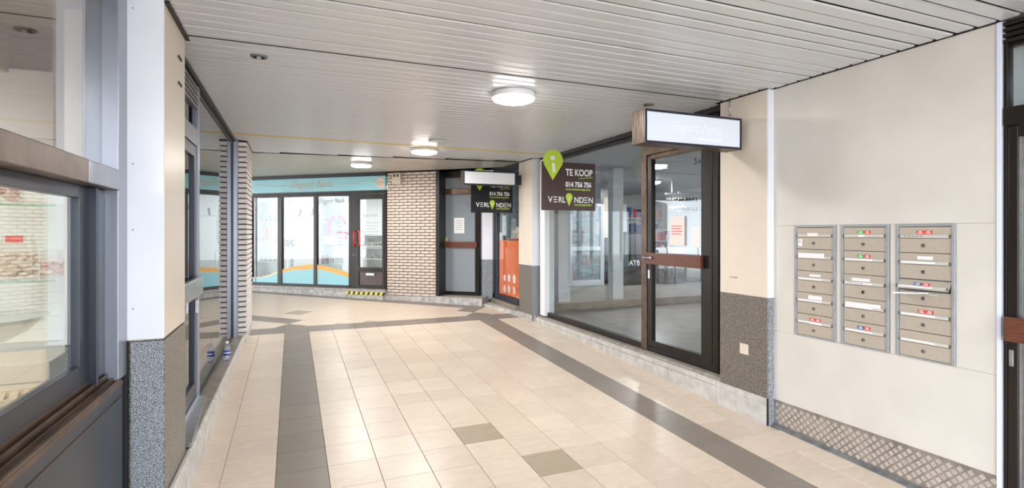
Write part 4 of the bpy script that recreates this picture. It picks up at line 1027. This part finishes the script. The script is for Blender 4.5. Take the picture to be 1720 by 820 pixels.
def pin(parent, cx, cz, w, h, v0, v1, m='lime', name='pin'):
    r = w / 2; zc = cz + h - r; pts = []
    for k in range(25):
        a = math.radians(-25 + 230 * k / 24); pts.append((cx + r * math.cos(a), zc + r * math.sin(a)))
    pts.append((cx - .02 * w + r * 0, cz))
    return MB().prism(pts, v0, v1, 'y').build(name, m, parent, label='lime green teardrop pin')
def forsale(x0, x1, y, z0, z1, label, board, right_x):
    t = thing('for_sale_sign', label, 'sign', (x0, y, z0))
    w, h = x1 - x0, z1 - z0
    MB().box(0, w, 0, .012, 0, h).build('board', board, t, bev=.001)
    p = pin(t, .155 * w / .77, h * .62, .27 * w / .77, h * .63, -.014, -.002)
    q = w / .77
    MB().lathe([(.030 * q, 0), (.030 * q, .003)], 20).build('pin_dot', 'letter', t, (.145 * q, -.014, h * 1.07), (R90, 0, 0))
    o = MB().box(-.019 * q, .019 * q, -.0175, -.0142, -.085 * q, .03 * q).build('pin_stem', 'letter', t, (.155 * q, 0, h * .92)); o.rotation_euler = (0, math.radians(-8), 0)
    text('TE KOOP', .118 * q, 'letter', t, (.335 * q, -.002, h * .73), bold=.003 * q, sx=.79)
    MB().prism([(.53 * q, h * .668), (.73 * q, h * .70), (.73 * q, h * .712), (.53 * q, h * .684)], -.003, 0, 'y').build('underline', 'lime', t)
    text('014 756 756', .088 * q, 'letter', t, (.335 * q, -.002, h * .495), bold=.003 * q, sx=.84)
    text('www.verlindenvastgoed.be', .036 * q, 'lime', t, (.335 * q, -.002, h * .425), sx=.92, bold=.0008)
    text('V', .105 * q, 'letter', t, (.09 * q, -.002, h * .165), sx=.95, bold=.0012)
    def bars(cx):
        b = MB()
        for k in range(3): b.box(cx, cx + .052 * q, -.003, 0, h * .165 + k * .031 * q, h * .165 + k * .031 * q + .011 * q)
        b.build('lettering', 'letter', t)
    bars(.165 * q); text('RL', .105 * q, 'letter', t, (.232 * q, -.002, h * .165), sx=.9, bold=.0012)
    pin(t, .385 * q, h * .09, .095 * q, .165 * q, -.005, -.0005, name='small_pin')
    text('i', .08 * q, 'letter', t, (.372 * q, -.0065, h * .21), shear=.3, bold=.001)
    text('ND', .105 * q, 'letter', t, (.455 * q, -.002, h * .165), sx=.9, bold=.0012); bars(.600 * q); text('N', .105 * q, 'letter', t, (.664 * q, -.002, h * .165), sx=.9, bold=.0012)
    text('VASTGOEDEXPERT', .032 * q, 'lime', t, (.46 * q, -.002, h * .10), sx=.93, bold=.0008)
    MB().box(w, right_x - x0, .0, .012, h * .1, h * .14).box(w, right_x - x0, .0, .012, h * .8, h * .84).build('fixing', 'alu', t)
forsale(2.735, 3.475, 5.68, 1.872, 2.455, 'brown TE KOOP board with lime pin beside the large right window', 'signb', 3.50)
forsale(2.60, 3.315, 7.96, 1.92, 2.48, 'black for sale board hanging behind the far light box', 'signk', 3.33)

# ------------------------------------------------------------------ CEILING LAMPS
def lamp(x, y, r, label):
    t = thing('ceiling_lamp', label, 'lamp', (x, y, CEIL), 0, 'round ceiling lamps in the arcade')
    MB().lathe([(r * .96, 0), (r, -.006), (r, -.040), (r * .97, -.045)], 48).build('rim', 'lampw', t)
    MB().lathe([(r * .965, -.043), (r * .93, -.058), (r * .75, -.070), (r * .4, -.076), (.001, -.078)], 48).build('diffuser', 'lampe', t)
    l = bpy.data.lights.new('lamp_light', 'AREA'); l.shape = 'DISK'; l.energy = LAMP_W; l.size = .3; l.color = (1, .97, .93)
    o = bpy.data.objects.new('lamp_light', l); COL.objects.link(o); o.location = (x, y, CEIL - .085)
lamp(1.63, 3.90, .175, 'largest round ceiling lamp, nearest the camera')
lamp(1.62, 6.95, .175, 'middle round ceiling lamp under the ochre strip')
lamp(1.02, 8.75, .165, 'farthest round ceiling lamp, in the cream ceiling')
sd_ = thing('smoke_detector', 'flat round smoke detector just before the middle lamp', 'detector', (1.62, 6.28, CEIL))
MB().lathe([(.10, 0), (.105, -.01), (.10, -.02), (.05, -.026), (.001, -.026)], 28).build('body', 'plank', sd_)
for k_, (px, py) in enumerate(((435, 95), (1089, 176))):
    x, y = onz(px, py, CEIL)
    t = thing('recessed_spotlight', 'small dark recessed spotlight %s' % ('near the left pillar' if k_ == 0 else 'above the near light box'), 'spotlight', (x, y, CEIL))
    MB().lathe([(.05, .002), (.052, -.004), (.040, -.006)], 24).build('ring', 'alud', t); MB().lathe([(.038, -.003), (.036, -.008)], 20).build('hole', 'void', t)
    MB().box(-.012, .012, -.03, .03, -.014, -.006).build('clip', 'alu', t)
